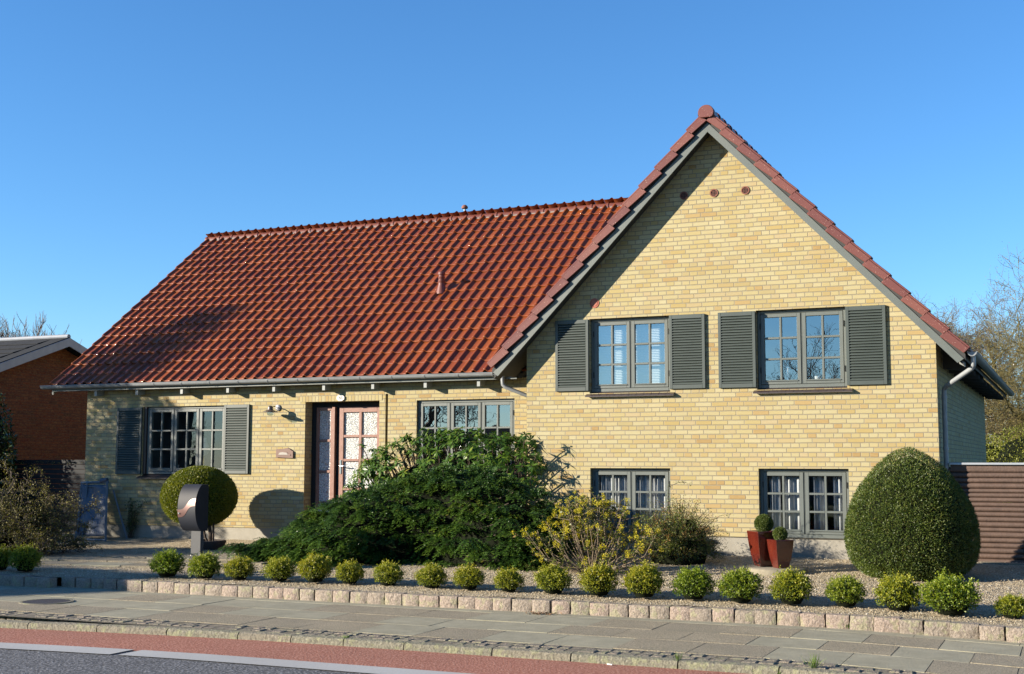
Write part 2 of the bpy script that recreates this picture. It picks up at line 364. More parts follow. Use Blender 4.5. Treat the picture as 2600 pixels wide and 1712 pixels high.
# pavement: bed, slabs, cobbles, kerb
struct(ribbon('pavement_bed', -20, 14, -7.45, -4.6, -.3545, m_sand, koff))
mb = MB()
def slabrow(ya, yb, x0, L, pr):
    x = x0
    while x < 13:
        g_ = .004; a = .2 + .2*random.random() if random.random() < pr else .5+.45*random.random()
        if -12 < x < 12:
            dz = random.uniform(-.0015, .0025)
            t = [random.uniform(-.0015, .0015) for _ in range(4)]
            xa, xb = x+g_, x+L-g_
            P = [(xa, ya+koff(xa)+g_), (xb, ya+koff(xb)+g_), (xb, yb+koff(xb)-g_), (xa, yb+koff(xa)-g_)]
            mb.hexa([(p[0], p[1], -.40) for p in P]+[(p[0], p[1], -.350+dz+t[i]) for i, p in enumerate(P)], a)
        x += L
slabrow(-5.67, -4.99, -20.0+.32, .69, .35); slabrow(-6.325, -5.685, -20.0+.58, .657, .55); slabrow(-7.05, -6.34, -20.0+.05, .68, .4)
xs_ = np.linspace(-12, 12, 26)
for i in range(25):
    a_, b2 = xs_[i]+.004, xs_[i+1]-.002
    mb.hexa([(a_, -4.985+koff(a_), -.4), (b2, -4.985+koff(b2), -.4), (b2, -4.6+koff(b2), -.4), (a_, -4.6+koff(a_), -.4),
             (a_, -4.985+koff(a_), -.3485), (b2, -4.985+koff(b2), -.3485), (b2, -4.6+koff(b2), -.3485), (a_, -4.6+koff(a_), -.3485)], .12)
struct(mb.build('pavement', m_slab))
mb = MB(); x = -12.0
for row_y in (-7.215, -7.37):
    x = -12.0+ (0.05 if row_y < -7.3 else 0)
    while x < 12:
        wd = random.uniform(.10, .17); d0 = random.uniform(-.012, .012)
        P = [(x+.004+random.uniform(0,.008), row_y-.0+random.uniform(0,.012)), (x+wd-.006, row_y+random.uniform(0,.012)), (x+wd-.008-random.uniform(0,.012), row_y+.14), (x+.010, row_y+.14-random.uniform(0,.012))]
        mb.hexa([(p[0], p[1]+koff(p[0])*.9, -.42) for p in P]+[(p[0]+random.uniform(-.004,.004), p[1]+koff(p[0])*.9, -.349+d0*.5) for p in P], random.random())
        x += wd
struct(mb.build('cobble_strip', m_cobble, bevel=.008))
mb = MB(); x = -13.0; joints = [.72, 1.31, 1.96, 2.86, 3.62, 4.59]
kx = [-13+.82*i for i in range(17)]; kx = [k for k in kx if k < .5] + joints + [5.45+.9*i for i in range(9)]
for i in range(len(kx)-1):
    a_, b2 = kx[i]+.006, kx[i+1]-.006; n = 6; xs_ = np.linspace(a_, b2, n); r_v = random.random()
    prof = [(-7.505, -.50), (-7.505, -.385), (-7.492, -.358), (-7.465, -.349), (-7.385, -.350), (-7.385, -.50)]
    vs = [(x_, py+koff(x_)*.9+coff(x_)+random.uniform(-.003,.003), pz+random.uniform(-.002,.002)) for x_ in xs_ for py, pz in prof]
    k = len(prof); fs = [(j*k+q, (j+1)*k+q, (j+1)*k+q+1, j*k+q+1) for j in range(n-1) for q in range(k-1)]
    fs += [tuple(range(k)), tuple(reversed(range((n-1)*k, n*k)))]
    mb.add(vs, fs, r_v)
struct(mb.build('kerb', m_kerb, smooth=True))
# gravel garden
nx, ny = 110, 70; xs_ = np.linspace(-14, 13, nx); ys_ = np.linspace(0, 1, ny)
V = []; F = []
for iy, t in enumerate(ys_):
    for x in xs_:
        y0g = -4.64+koff(x); y = y0g + (12.5-y0g)*t**1.6
        V.append((x, y, gz(x, y)+.012*math.sin(x*2.1+y*1.3)*math.sin(y*2.7-x)+.004*math.sin(x*9+y*7)))
for iy in range(ny-1):
    for ix in range(nx-1): F.append((iy*nx+ix, iy*nx+ix+1, (iy+1)*nx+ix+1, (iy+1)*nx+ix))
struct(np_mesh('gravel', V, F, m_gravel, smooth=True))
# loose gravel stones give the bed a broken surface
def pebbles(n):
    X = rng.uniform(-7, 9, n); Y = rng.uniform(-4.62, .6, n)
    Z = np.array([gz(a, b)+.012*math.sin(a*2.1+b*1.3)*math.sin(b*2.7-a)+.004*math.sin(a*9+b*7) for a, b in zip(X, Y)])
    Y = Y + np.array([koff(a)*max(0, -b/4.6) for a, b in zip(X, Y)])
    s = rng.uniform(.006, .014, n)
    base = np.array([(1,0,0),(0,1,0),(-1,0,0),(0,-1,0),(0,0,.8),(0,0,-.8)], float)
    ang = rng.uniform(0, 2*PI, n); c, sn = np.cos(ang), np.sin(ang)
    B = base[None]*s[:, None, None]*rng.uniform(.6, 1.3, (n, 1, 3))
    Vx = B[:, :, 0]*c[:, None]-B[:, :, 1]*sn[:, None]; Vy = B[:, :, 0]*sn[:, None]+B[:, :, 1]*c[:, None]
    V = np.stack([Vx+X[:, None], Vy+Y[:, None], B[:, :, 2]+(Z+s*.3)[:, None]], -1).reshape(-1, 3)
    t = np.array([(0,1,4),(1,2,4),(2,3,4),(3,0,4)])
    F = (t[None]+(np.arange(n)*6)[:, None, None]).reshape(-1, 3)
    return V, F, np.repeat(rng.random(n), 6)
m_peb, nt, b = mat('loose_pebble'); at = nd(nt, 'ShaderNodeAttribute', attribute_name='rnd')
lk(nt, ramp(nt, at.outputs['Fac'], [(0, (.24, .18, .11)), (.35, (.43, .34, .21)), (.7, (.55, .46, .30)), (1, (.64, .57, .44))]), b.inputs['Base Color']); b.inputs['Roughness'].default_value = .8
V, F, A = pebbles(42000)
o = np_mesh('loose_gravel', V, F, m_peb, attr=A, smooth=True); tag(o, 'beige loose pea gravel strewn over the front garden', 'gravel'); o['kind'] = 'stuff'
# slab lines in the shaded drive left of the box bushes
mb = MB()
for (xa, ya, xb, yb) in ((-7.5, -3.6, -3.4, -3.0), (-7.5, -2.9, -3.2, -2.35), (-6.5, -2.1, -2.9, -1.75)):
    L = math.hypot(xb-xa, yb-ya); n = int(L/.8)
    for i in range(n):
        t0, t1 = (i+.01)/n, (i+.99)/n; P = []
        for t, s in ((t0, 0), (t1, 0), (t1, .42), (t0, .42)):
            px_, py_ = xa+(xb-xa)*t, ya+(yb-ya)*t+s; P.append((px_, py_, gz(px_, py_)+.022))
        mb.hexa([(p[0], p[1], p[2]-.06) for p in P]+P, random.uniform(.05, .95))
struct(mb.build('driveway', m_slab, bevel=.003))

# ------------------------------------------------------------------ granite edging
edge = empty('granite_edging', (0, -4.7, -.35), 'low edging of rough pink granite blocks along the pavement', 'edging')
xk = [-7.4]
bounds = [5.343, 5.587, 5.829, 6.086, 6.314, 6.565, 6.829, 7.071]
x = 5.343; left = []
while x > -7.6:
    left.append(x); x -= random.uniform(.215, .262)
bx_ = list(reversed(left)) + bounds[1:] + [7.32, 7.58, 7.82, 8.07, 8.33, 8.6]
for i in range(len(bx_)-1):
    x0, x1 = bx_[i], bx_[i+1]
    set_ = -4.78 if x0 > -3.75 else (-4.68 if x0 > -5.0 else -4.88)
    n = 5; mb = MB(); gp = random.uniform(.004, .014)
    xa, xb = x0+gp, x1-gp*.6; yb_, yt_ = set_+koff((x0+x1)/2)+random.uniform(-.006, .006), 0
    dep = .135; top = -.215+random.uniform(-.006, .006); bot = -.40
    sx = random.uniform(-.008, .008)
    # faceted rough front
    vs = []; nx_, nz_ = 6, 5
    for iz in range(nz_+1):
        for ix in range(nx_+1):
            fx, fz = ix/nx_, iz/nz_
            e = min(fx, 1-fx, 1-fz)*2; bul = .016*min(1, e*2.2)
            jx = random.uniform(-.004, .004) if ix in (0, nx_) else 0
            vs.append((xa+(xb-xa)*fx+sx*fz+jx, yb_-bul+random.uniform(-.005, .005)*(e > 0), bot+(top-bot)*fz+(random.uniform(-.004, .003) if iz == nz_ else 0)))
    nf = len(vs)
    for iy in range(1, 4):
        for ix in range(nx_+1):
            fx = ix/nx_; vs.append((xa+(xb-xa)*fx+sx, yb_+dep*iy/3, top+random.uniform(-.004, .004)))
    w_ = nx_+1; fs = [(iz*w_+ix, iz*w_+ix+1, (iz+1)*w_+ix+1, (iz+1)*w_+ix) for iz in range(nz_) for ix in range(nx_)]
    rows = [nz_*w_] + [nf+k*w_ for k in range(3)]
    for a_, c_ in zip(rows[:-1], rows[1:]): fs += [(a_+ix, a_+ix+1, c_+ix+1, c_+ix) for ix in range(nx_)]
    vs += [(xa, yb_+dep, bot), (xb, yb_+dep, bot)]; bl, br = len(vs)-2, len(vs)-1
    fs.append(tuple([bl]+[rows[k] for k in (3, 2, 1)]+[iz*w_ for iz in range(nz_, -1, -1)]))
    fs.append(tuple([iz*w_+nx_ for iz in range(nz_+1)]+[rows[k]+nx_ for k in (1, 2, 3)]+[br]))
    fs.append(tuple([bl, br]+[rows[3]+nx_-k for k in range(nx_+1)]))
    mb.add(vs, fs, random.random()); mb.build('granite_block', m_granite, edge, smooth=True)

# ------------------------------------------------------------------ house
house = empty('brick_house', (0, 0, 0), 'yellow brick house with glazed red tile roofs and a tall front gable', 'house')
def clip(o, planes):
    bm = bmesh.new(); bm.from_mesh(o.data)
    for pco, pno in planes:
        bmesh.ops.bisect_plane(bm, geom=bm.verts[:]+bm.edges[:]+bm.faces[:], plane_co=pco, plane_no=pno, clear_outer=True)
    bm.to_mesh(o.data); bm.free()
def facade(y, x0, x1, z0, z1, holes, rd, extra_x=(), extra_z=()):
    mb = MB(); xs = sorted({x0, x1, *[h[0] for h in holes], *[h[1] for h in holes], *extra_x}); zs = sorted({z0, z1, *[h[2] for h in holes], *[h[3] for h in holes], *extra_z})
    for i in range(len(xs)-1):
        for j in range(len(zs)-1):
            cx, cz = (xs[i]+xs[i+1])/2, (zs[j]+zs[j+1])/2
            if any(h[0] < cx < h[1] and h[2] < cz < h[3] for h in holes): continue
            mb.quad((xs[i], y, zs[j]), (xs[i+1], y, zs[j]), (xs[i+1], y, zs[j+1]), (xs[i], y, zs[j+1]))
    for h in holes:
        d = h[4] if len(h) > 4 else rd
        a, b_, c, e = h[:4]
        mb.quad((a, y, c), (a, y, e), (a, y+d, e), (a, y+d, c)); mb.quad((b_, y, c), (b_, y+d, c), (b_, y+d, e), (b_, y, e))
        mb.quad((a, y, e), (b_, y, e), (b_, y+d, e), (a, y+d, e)); mb.quad((a, y, c), (a, y+d, c), (b_, y+d, c), (b_, y, c))
    return mb
# gable wall; pitch of the gable roof
AX, AZ = 2.985, 6.40
TG = 1.04
W_UL = (1.034, 2.30, 2.36, 3.495); W_UR = (3.590, 4.858, 2.36, 3.505)
W_BL = (1.040, 2.287, .265, 1.238); W_BR = (3.590, 4.848, .265, 1.238)
fa = facade(0, 0, 6.05, .265, 6.4, [W_UL, W_UR, W_BL, W_BR], .16)
wall_g = fa.build('gable_wall', m_brick, house)
under = .30   # roof structure below tile plane at the wall
clip(wall_g, [((AX, 0, AZ-.12), Vector((TG, 0, 1)).normalized()), ((AX, 0, AZ-.12), Vector((-TG, 0, 1)).normalized())])
mb = MB(); mb.quad((6.05, 0, .265), (6.05, 9.85, .265), (6.05, 9.85, 3.1), (6.05, 0, 3.1)); mb.build('side_wall', m_brick, house); mb = MB(); mb.quad((0, 0, .1), (0, 0, 2.95), (0, .9, 2.95), (0, .9, .1))
mb.build('side_wall', m_brick, house); mb = MB(); mb.quad((6.05, 9.85, 0), (-9.5, 9.85, 0), (-9.5, 9.85, 2.7), (6.05, 9.85, 2.7))
mb.build('back_wall', m_brick, house)
mb = MB(); mb.box(-.0, 6.047, .022, 9.83, -.2, .262); mb.build('plinth', m_plinth, house)
# plinth with basement window notches stays below the sills
# left wing
LW = .9
W_L = (-8.165, -6.30, 1.03, 2.345); W_R = (-2.402, -.60, 1.03, 2.362); DOOR = (-4.61, -3.12, .05, 2.372, .30); SLOT = (-3.003, -2.955, .17, 2.485, .05)
fa = facade(LW, -9.515, 0, .165, 2.87, [W_L, W_R, (DOOR[0], DOOR[1], .165, DOOR[3], DOOR[4]), SLOT], .14, extra_x=(-4.72, -3.02), extra_z=(2.485,))
wall_l = fa.build('front_wall', m_brick, house)
mb = MB(); mb.quad((-9.515, LW, .16), (-9.515, LW, 2.85), (-9.515, 9.85, 2.7), (-9.515, 9.85, .16))
e_ = mb.build('end_wall', m_brick, house)
mb = MB(); mb.add([(-9.5, LW, 2.75), (-9.5, 5.4, 6.2), (-9.5, 9.8, 2.75)], [(0, 2, 1)]); mb.build('end_gable', m_brick, house)
mb = MB(); mb.box(-4.72, -3.065, LW-.004, LW+.02, 2.374, 2.486); mb.build('soldier_course', m_soldier, house)
mb = MB(); mb.box(-9.49, -4.62, LW+.018, 9.8, -.3, .165); mb.box(-3.11, -.005, LW+.018, 3, -.3, .165); mb.build('plinth', m_plinth, house)
mb = MB(); mb.box(-4.62, -3.11, LW+.01, 3, -.3, .05); mb.build('doorstep', m_plinth, house)
# interiors
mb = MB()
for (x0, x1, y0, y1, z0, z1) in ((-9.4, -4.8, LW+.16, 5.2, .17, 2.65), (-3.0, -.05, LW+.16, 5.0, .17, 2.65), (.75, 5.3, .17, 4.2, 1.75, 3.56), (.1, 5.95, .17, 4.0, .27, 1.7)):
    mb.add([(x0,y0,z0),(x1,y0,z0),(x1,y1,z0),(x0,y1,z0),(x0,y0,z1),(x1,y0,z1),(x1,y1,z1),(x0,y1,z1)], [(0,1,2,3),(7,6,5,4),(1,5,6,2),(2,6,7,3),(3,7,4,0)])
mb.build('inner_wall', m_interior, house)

def butt(mb, x0, x1, z0, z1, w, y0, y1, wb=None):   # rectangular frame of butted bars
    wb = wb or w
    mb.box(x0, x0+w, y0, y1, z0, z1); mb.box(x1-w, x1, y0, y1, z0, z1)
    mb.box(x0+w, x1-w, y0, y1, z1-w, z1); mb.box(x0+w, x1-w, y0, y1, z0, z0+wb)
def window(x0, x1, z0, z1, yf, ns, glass, lab=None, rows=3, cols=2, hinges=True):
    mb = MB(); fw = .042; butt(mb, x0, x1, z0, z1, fw, yf, yf+.085, .05)
    iw = x1-x0-2*fw; sw = iw/ns
    for k in range(1, ns): mb.box(x0+fw+k*sw-.008, x0+fw+k*sw+.008, yf+.004, yf+.08, z0+.05, z1-fw)
    win = mb.build('window', m_paint, house, bevel=.004)
    if lab: part_label(win, lab)
    for k in range(ns):
        a = x0+fw+k*sw+(.012 if k else .004); b_ = x0+fw+(k+1)*sw-(.012 if k < ns-1 else .004); c, d = z0+.054, z1-fw-.004
        s = MB(); st = .052; butt(s, a, b_, c, d, st, yf-.006, yf+.05, .06)
        gx0, gx1, gz0, gz1 = a+st, b_-st, c+.06, d-st; mw = .030
        for q in range(1, cols):
            xm = gx0+(gx1-gx0)*q/cols; s.box(xm-mw/2, xm+mw/2, yf-.002, yf+.04, gz0, gz1)
        for r in range(1, rows):
            zm = gz0+(gz1-gz0)*r/rows
            cuts = [gx0]+[gx0+(gx1-gx0)*q/cols for q in range(1, cols)]+[gx1]
            for q in range(cols):
                xa = cuts[q]+(mw/2 if q else 0); xb = cuts[q+1]-(mw/2 if q < cols-1 else 0)
                s.box(xa, xb, yf-.0035, yf+.04, zm-mw/2, zm+mw/2)
        s.box(gx0-.02, gx1+.01, yf-.02, yf-.006, gz0-.020, gz0-.008)
        s.build('sash', m_paint, win, bevel=.003)
        p = MB()
        tw = random.uniform(-.0015, .0015)
        p.quad((gx0-.005, yf+.028-tw, gz0-.005), (gx1+.005, yf+.028+tw, gz0-.005), (gx1+.005, yf+.028+tw, gz1+.005), (gx0-.005, yf+.028-tw, gz1+.005))
        p.build('glass_pane', glass, win)
        if hinges:
            hx = (x0+fw) if k == 0 else (x1-fw if k == ns-1 else None)
            if hx:
                for hz in (c+.16, d-.22):
                    h = MB(); h.tube([(hx, yf-.012, hz), (hx, yf-.012, hz+.085)], .007, 6); h.build('hinge', m_black, win)
    return win
def sill(x0, x1, ztop, zbot, y, proj, win, yin=.08):
    n = max(2, round((x1-x0)/.115)); 
    s = MB(); L = (x1-x0)/n
    for i in range(n):
        a, b_ = x0+i*L+.002, x0+(i+1)*L-.002
        s.hexa([(a, y-proj, zbot-.018), (b_, y-proj, zbot-.018), (b_, y+yin, ztop-.018), (a, y+yin, ztop-.018), (a, y-proj, zbot), (b_, y-proj, zbot), (b_, y+yin, ztop), (a, y+yin, ztop)])
    s.build('sill', m_sill, win)
    s = MB(); s.hexa([(x0, y-proj+.003, zbot-.022), (x1, y-proj+.003, zbot-.022), (x1, y+yin, ztop-.022), (x0, y+yin, ztop-.022), (x0, y-proj+.006, zbot-.004), (x1, y-proj+.006, zbot-.004), (x1, y+yin, ztop-.004), (x0, y+yin, ztop-.004)])
    s.build('sill_mortar', simple_mortar, win)
simple_mortar = simple('mortar', (.30, .27, .23), None, .9)
wUL = window(W_UL[0]+.004, W_UL[1]-.004, 2.385, W_UL[3]-.004, .08, 2, m_glass, 'upper window with white blind behind its panes')
wUR = window(W_UR[0]+.004, W_UR[1]-.004, 2.385, W_UR[3]-.004, .08, 2, m_glass, 'upper window reflecting bare trees')
sill(.985, 2.37, 2.384, 2.325, 0, .07, wUL); sill(3.545, 4.935, 2.384, 2.325, 0, .07, wUR)
wBL = window(W_BL[0]+.004, W_BL[1]-.004, .27, W_BL[3]-.004, .08, 2, m_glass_lo, 'basement window behind the flowering shrub')
wBR = window(W_BR[0]+.004, W_BR[1]-.004, .27, W_BR[3]-.004, .08, 2, m_glass_lo, 'basement window with gathered net curtains')
wL = window(W_L[0]+.07, W_L[1]-.004, 1.10, W_L[3]-.004, LW+.05, 3, m_glass_lo, 'wide window with potted plants on its inner ledge', hinges=False)
wR = window(W_R[0]+.004, W_R[1]-.004, 1.04, W_R[3]-.004, LW+.05, 3, m_glass, 'wide window above the rhododendron')
sill(-8.23, -6.22, 1.095, 1.035, LW, .07, wL, .06); sill(-2.45, -.55, 1.038, .99, LW, .07, wR, .06)
mb = MB(); mb.box(W_L[0]+.003, W_L[0]+.066, LW+.02, LW+.14, 1.10, W_L[3]-.004); part_label(mb.build('brown_strip', m_sill, house), 'brown strip beside the left window')  # dark brown upright filling the gap left of the window frame
def shutter(x0, x1, z0, z1, y, lab=None):
    s = MB(); w_ = .045; s.box(x0, x0+w_, y-.038, y-.004, z0, z1); s.box(x1-w_, x1, y-.038, y-.004, z0, z1)
    s.box(x0+w_, x1-w_, y-.038, y-.004, z1-.06, z1); s.box(x0+w_, x1-w_, y-.038, y-.004, z0, z0+.06)
    o = s.build('shutter', m_shutter, house, bevel=.003)
    if lab: part_label(o, lab)
    l = MB(); n = 25; a, b_ = z0+.062, z1-.062; p = (b_-a)/n
    for i in range(n):
        zc = a+p*i
        l.hexa([(x0+w_+.001, y-.040, zc+.004), (x1-w_-.001, y-.040, zc+.004), (x1-w_-.001, y-.010, zc+p*.86), (x0+w_+.001, y-.010, zc+p*.86),
                (x0+w_+.001, y-.040, zc+.013), (x1-w_-.001, y-.040, zc+.013), (x1-w_-.001, y-.010, zc+p*.86+.008), (x0+w_+.001, y-.010, zc+p*.86+.008)])
    l.build('louvre_slats', m_shutter, o)
    bk = MB(); bk.quad((x0+w_, y-.0045, a), (x1-w_, y-.0045, a), (x1-w_, y-.0045, b_), (x0+w_, y-.0045, b_)); bk.build('backing_board', m_black, o)
shutter(.49, 1.030, 2.40, 3.487, 0); shutter(2.303, 2.842, 2.40, 3.492, 0)
shutter(3.040, 3.586, 2.396, 3.495, 0); shutter(4.860, 5.405, 2.396, 3.497, 0)
shutter(-8.757, -8.172, 1.095, 2.335, LW); shutter(-6.310, -5.768, 1.115, 2.352, LW)
# door
fy = LW+.22
mb = MB(); butt(mb, DOOR[0]+.004, DOOR[1]-.004, .05, DOOR[3]-.004, .085, fy, fy+.08)
door_fr = part_label(mb.build('door_frame', m_black, house), 'black door frame')
mb = MB(); mb.box(-4.17+.0, -4.11, fy-.045, fy+.06, .06, 2.285); mb.build('door_post', m_doorwood, house, bevel=.004)
sd = MB(); butt(sd, -4.52, -4.172, .06, 2.283, .055, fy+.006, fy+.05)
for z in (.62, 1.16, 1.70): sd.box(-4.464, -4.228, fy+.008, fy+.05, z-.022, z+.022)
part_label(sd.build('side_light', m_doorwood, house, bevel=.003), 'narrow glazed panel beside the door')
gp = MB(); gp.quad((-4.464, fy+.03, .12), (-4.228, fy+.03, .12), (-4.228, fy+.03, 2.23), (-4.464, fy+.03, 2.23)); gp.build('frosted_pane', m_frost, house.children[-1])
dr = MB(); dx0, dx1 = -4.045, -3.205; dr.box(dx0, dx0+.085, fy+.0, fy+.045, .06, 2.283); dr.box(dx1-.085, dx1, fy+.0, fy+.045, .06, 2.283)
dr.box(dx0+.085, dx1-.085, fy+.0, fy+.045, 2.19, 2.283); dr.box(dx0+.085, dx1-.085, fy, fy+.045, .06, .24)
xm = (dx0+dx1)/2; dr.box(xm-.027, xm+.027, fy+.003, fy+.045, .24, 2.19)
for z in (.86, 1.36, 1.775):
    dr.box(dx0+.085, xm-.027, fy+.004, fy+.045, z-.022, z+.022); dr.box(xm+.027, dx1-.085, fy+.004, fy+.045, z-.022, z+.022)
door = dr.build('door', m_doorwood, house, bevel=.003)
gp = MB(); gp.quad((dx0+.08, fy+.03, .24), (dx1-.08, fy+.03, .24), (dx1-.08, fy+.03, 2.2), (dx0+.08, fy+.03, 2.2)); gp.build('frosted_pane', m_frost, door)
h = MB(); h.box(dx0+.02, dx0+.055, fy-.010, fy-.0005, 1.12, 1.36); h.tube([(dx0+.038, fy-.008, 1.26), (dx0+.038, fy-.05, 1.26), (dx0+.05, fy-.055, 1.26), (dx0+.16, fy-.055, 1.255)], .010, 8); h.build('door_handle', m_chrome, door, smooth=True)
mb = MB(); mb.box(-4.105, -4.049, fy+.02, fy+.07, .06, 2.283); mb.build('door_jamb', m_black, house)

# ---- roofs
TM = math.tan(math.radians(37.3)); RY, RZ = 5.40, 6.40; EY, EZ = .64, 2.775
def tiles(name, O, U, Vv, ncol, nrow, wd, ex, keep, par, m=None, bendrows=0):
    O, U, Vv = np.array(O, float), np.array(U, float), np.array(Vv, float); N = np.cross(U, Vv); N /= np.linalg.norm(N)
    if N[2] < 0: N = -N
    K = 10; u = np.linspace(0, 1, K+1)
    prof = np.where(u < .40, .040*np.sin(PI*np.clip(u/.40, 0, 1))**.85, -.006*np.sin(PI*(u-.40)/.60))
    Vs = []; Fs = []; As = []; cnt = 0
    for j in range(nrow):
        for i in range(ncol):
            c = O+U*((i+.5)*wd)+Vv*((j+.5)*ex)
            if not keep(c): continue
            a = random.random(); dz = random.uniform(-.0015, .0015)+(.012 if j < bendrows else 0); dv = random.uniform(-.003, .003)
            du = (i+u)*wd+random.uniform(-.0015, .0015)
            lo = O[None]+U[None]*du[:, None]+Vv[None]*(j*ex-.012+dv)+N[None]*(prof+.026+dz)[:, None]
            mid = O[None]+U[None]*du[:, None]+Vv[None]*(j*ex+.012+dv)+N[None]*(prof+.029+dz)[:, None]
            hi = O[None]+U[None]*du[:, None]+Vv[None]*((j+1)*ex+.02)+N[None]*(prof+.001+dz)[:, None]
            lip = lo-N[None]*.019+Vv[None]*.003
            n = K+1; Vs += [lip, lo, mid, hi]
            for (p, q) in ((0, 1), (1, 2), (2, 3)):
                for k in range(K): Fs.append((cnt+p*n+k, cnt+p*n+k+1, cnt+q*n+k+1, cnt+q*n+k))
            As += [a]*(4*n); cnt += 4*n
    return np_mesh(name, np.concatenate(Vs), np.array(Fs), m or m_tile, par, attr=As, smooth=True)
cm, sm = math.cos(math.radians(37.3)), math.sin(math.radians(37.3))
def valley_x(z): return AX-(AZ-z)/TG
deck = MB(); 
deck.hexa([(-10.15, EY+.02, EZ-.10), (-.35, EY+.02, EZ-.10), (AX, RY, RZ-.13), (-10.15, RY, RZ-.13), (-10.15, EY, EZ-.03), (-.35, EY, EZ-.03), (AX, RY, RZ-.035), (-10.15, RY, RZ-.035)])
deck.hexa([(-10.15, RY+.001, RZ-.13), (AX, RY+.001, RZ-.13), (6, 10.3, 2.55), (-10.15, 10.3, 2.55), (-10.15, RY+.001, RZ-.035), (AX, RY+.001, RZ-.035), (6, 10.3, 2.65), (-10.15, 10.3, 2.65)])
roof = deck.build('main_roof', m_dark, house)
t1 = tiles('roof_tiles', (-10.20, EY, EZ), (1, 0, 0), (0, cm, sm), 66, 17, .2036, .35, lambda c: c[0] < valley_x(c[2])+.12, roof, bendrows=1)
t2 = tiles('roof_tiles', (3.0, 10.3, 2.66), (-1, 0, 0), (0, -cm, sm), 66, 18, .2, .35, lambda c: True, roof)
def ridge(name, p0, p1, r, par, seg=.345, m=m_verge, endcap=None):
    p0, p1 = Vector(p0), Vector(p1); L = (p1-p0).length; d = (p1-p0)/L; side = d.cross(Vector((0, 0, 1))).normalized(); n = round(L/seg); s_ = L/n
    mb = MB(); K = 12
    for i in range(n):
        rv = random.random()
        rr = [(i*s_-.01, r+.012), (i*s_+.035, r+.013), (i*s_+.045, r), ((i+1)*s_+.01, r-.004)]
        vs = []
        for t, q in rr:
            for k in range(K+1):
                an = PI*(k/K)*1.16-.08*PI
                vs.append(p0+d*t+side*math.cos(an)*q+Vector((0, 0, 1))*(math.sin(an)*q*.92))
        fs = [(a*(K+1)+k, a*(K+1)+k+1, (a+1)*(K+1)+k+1, (a+1)*(K+1)+k) for a in range(3) for k in range(K)]
        mb.add(vs, fs, rv)
    return mb.build(name, m, par, smooth=True)
ridge('ridge_tiles', (-10.23, RY, RZ-.045), (2.9, RY, RZ-.045), .088, roof, .345)
mo = MB(); 
for i in range(60):
    xa = -10.15+i*.215; mo.hexa([(xa, RY-.115+random.uniform(-.01,.01), RZ-.095), (xa+.17, RY-.115, RZ-.095), (xa+.17, RY-.06, RZ-.06), (xa, RY-.06, RZ-.06), (xa, RY-.11, RZ-.065), (xa+.17, RY-.11, RZ-.065), (xa+.17, RY-.06, RZ-.04), (xa, RY-.06, RZ-.04)])
mo.build('ridge_mortar', simple_mortar, roof)
mb = MB(); mb.hexa([(-10.18, EY+.03, EZ-.17), (-10.14, EY+.03, EZ-.17), (-10.14, RY, RZ-.22), (-10.18, RY, RZ-.22), (-10.18, EY+.03, EZ-.02), (-10.14, EY+.03, EZ-.02), (-10.14, RY, RZ-.03), (-10.18, RY, RZ-.03)]); mb.build('verge_board', m_paint, house)
# gable roof
cg, sg = math.cos(math.atan(TG)), math.sin(math.atan(TG)); HW = 3.46; EZG = AZ-HW*TG
GF = -.25
deck = MB()
for s in (-1, 1):
    deck.hexa([(AX+s*HW, GF, EZG-.12), (AX+s*HW, 10.5, EZG-.12), (AX, 10.5, AZ-.13), (AX, GF, AZ-.13), (AX+s*HW, GF, EZG-.04), (AX+s*HW, 10.5, EZG-.04), (AX, 10.5, AZ-.04), (AX, GF, AZ-.04)] if s < 0 else
              [(AX, GF, AZ-.13), (AX, 10.5, AZ-.13), (AX+HW, 10.5, EZG-.12), (AX+HW, GF, EZG-.12), (AX, GF, AZ-.04), (AX, 10.5, AZ-.04), (AX+HW, 10.5, EZG-.04), (AX+HW, GF, EZG-.04)])
groof = deck.build('gable_roof', m_dark, house)
SL = HW/cg; ngr = 14; exg = SL/ngr
tiles('roof_tiles', (AX-HW, 10.5, EZG), (0, -1, 0), (cg, 0, sg), 54, ngr, .2, exg, lambda c: c[2] > RZ-TM*abs(c[1]-RY)-.25 or c[1] < .5, groof)
tiles('roof_tiles', (AX+HW, GF-.02, EZG), (0, 1, 0), (-cg, 0, sg), 54, ngr, .2, exg, lambda c: True, groof)
ridge('ridge_tiles', (AX, GF-.06, AZ+.0), (AX, 10.5, AZ+.0), .113, groof, .345)
# round end cap of the ridge
mb = MB(); K = 28; pts = []
for k in range(K):
    a = 2*PI*k/K; x_, z_ = .118*math.cos(a), .112*math.sin(a); z_ = max(z_, -.075); pts.append((x_, z_))
vs = [(AX+x_, GF-.095, AZ+.012+z_) for x_, z_ in pts]+[(AX+x_*1.0, GF-.05, AZ+.012+z_) for x_, z_ in pts]
mb.add(vs, [tuple(reversed(range(K)))]+[(k, (k+1) % K, K+(k+1) % K, K+k) for k in range(K)]); mb.build('ridge_end_cap', m_verge, groof, bevel=.006)
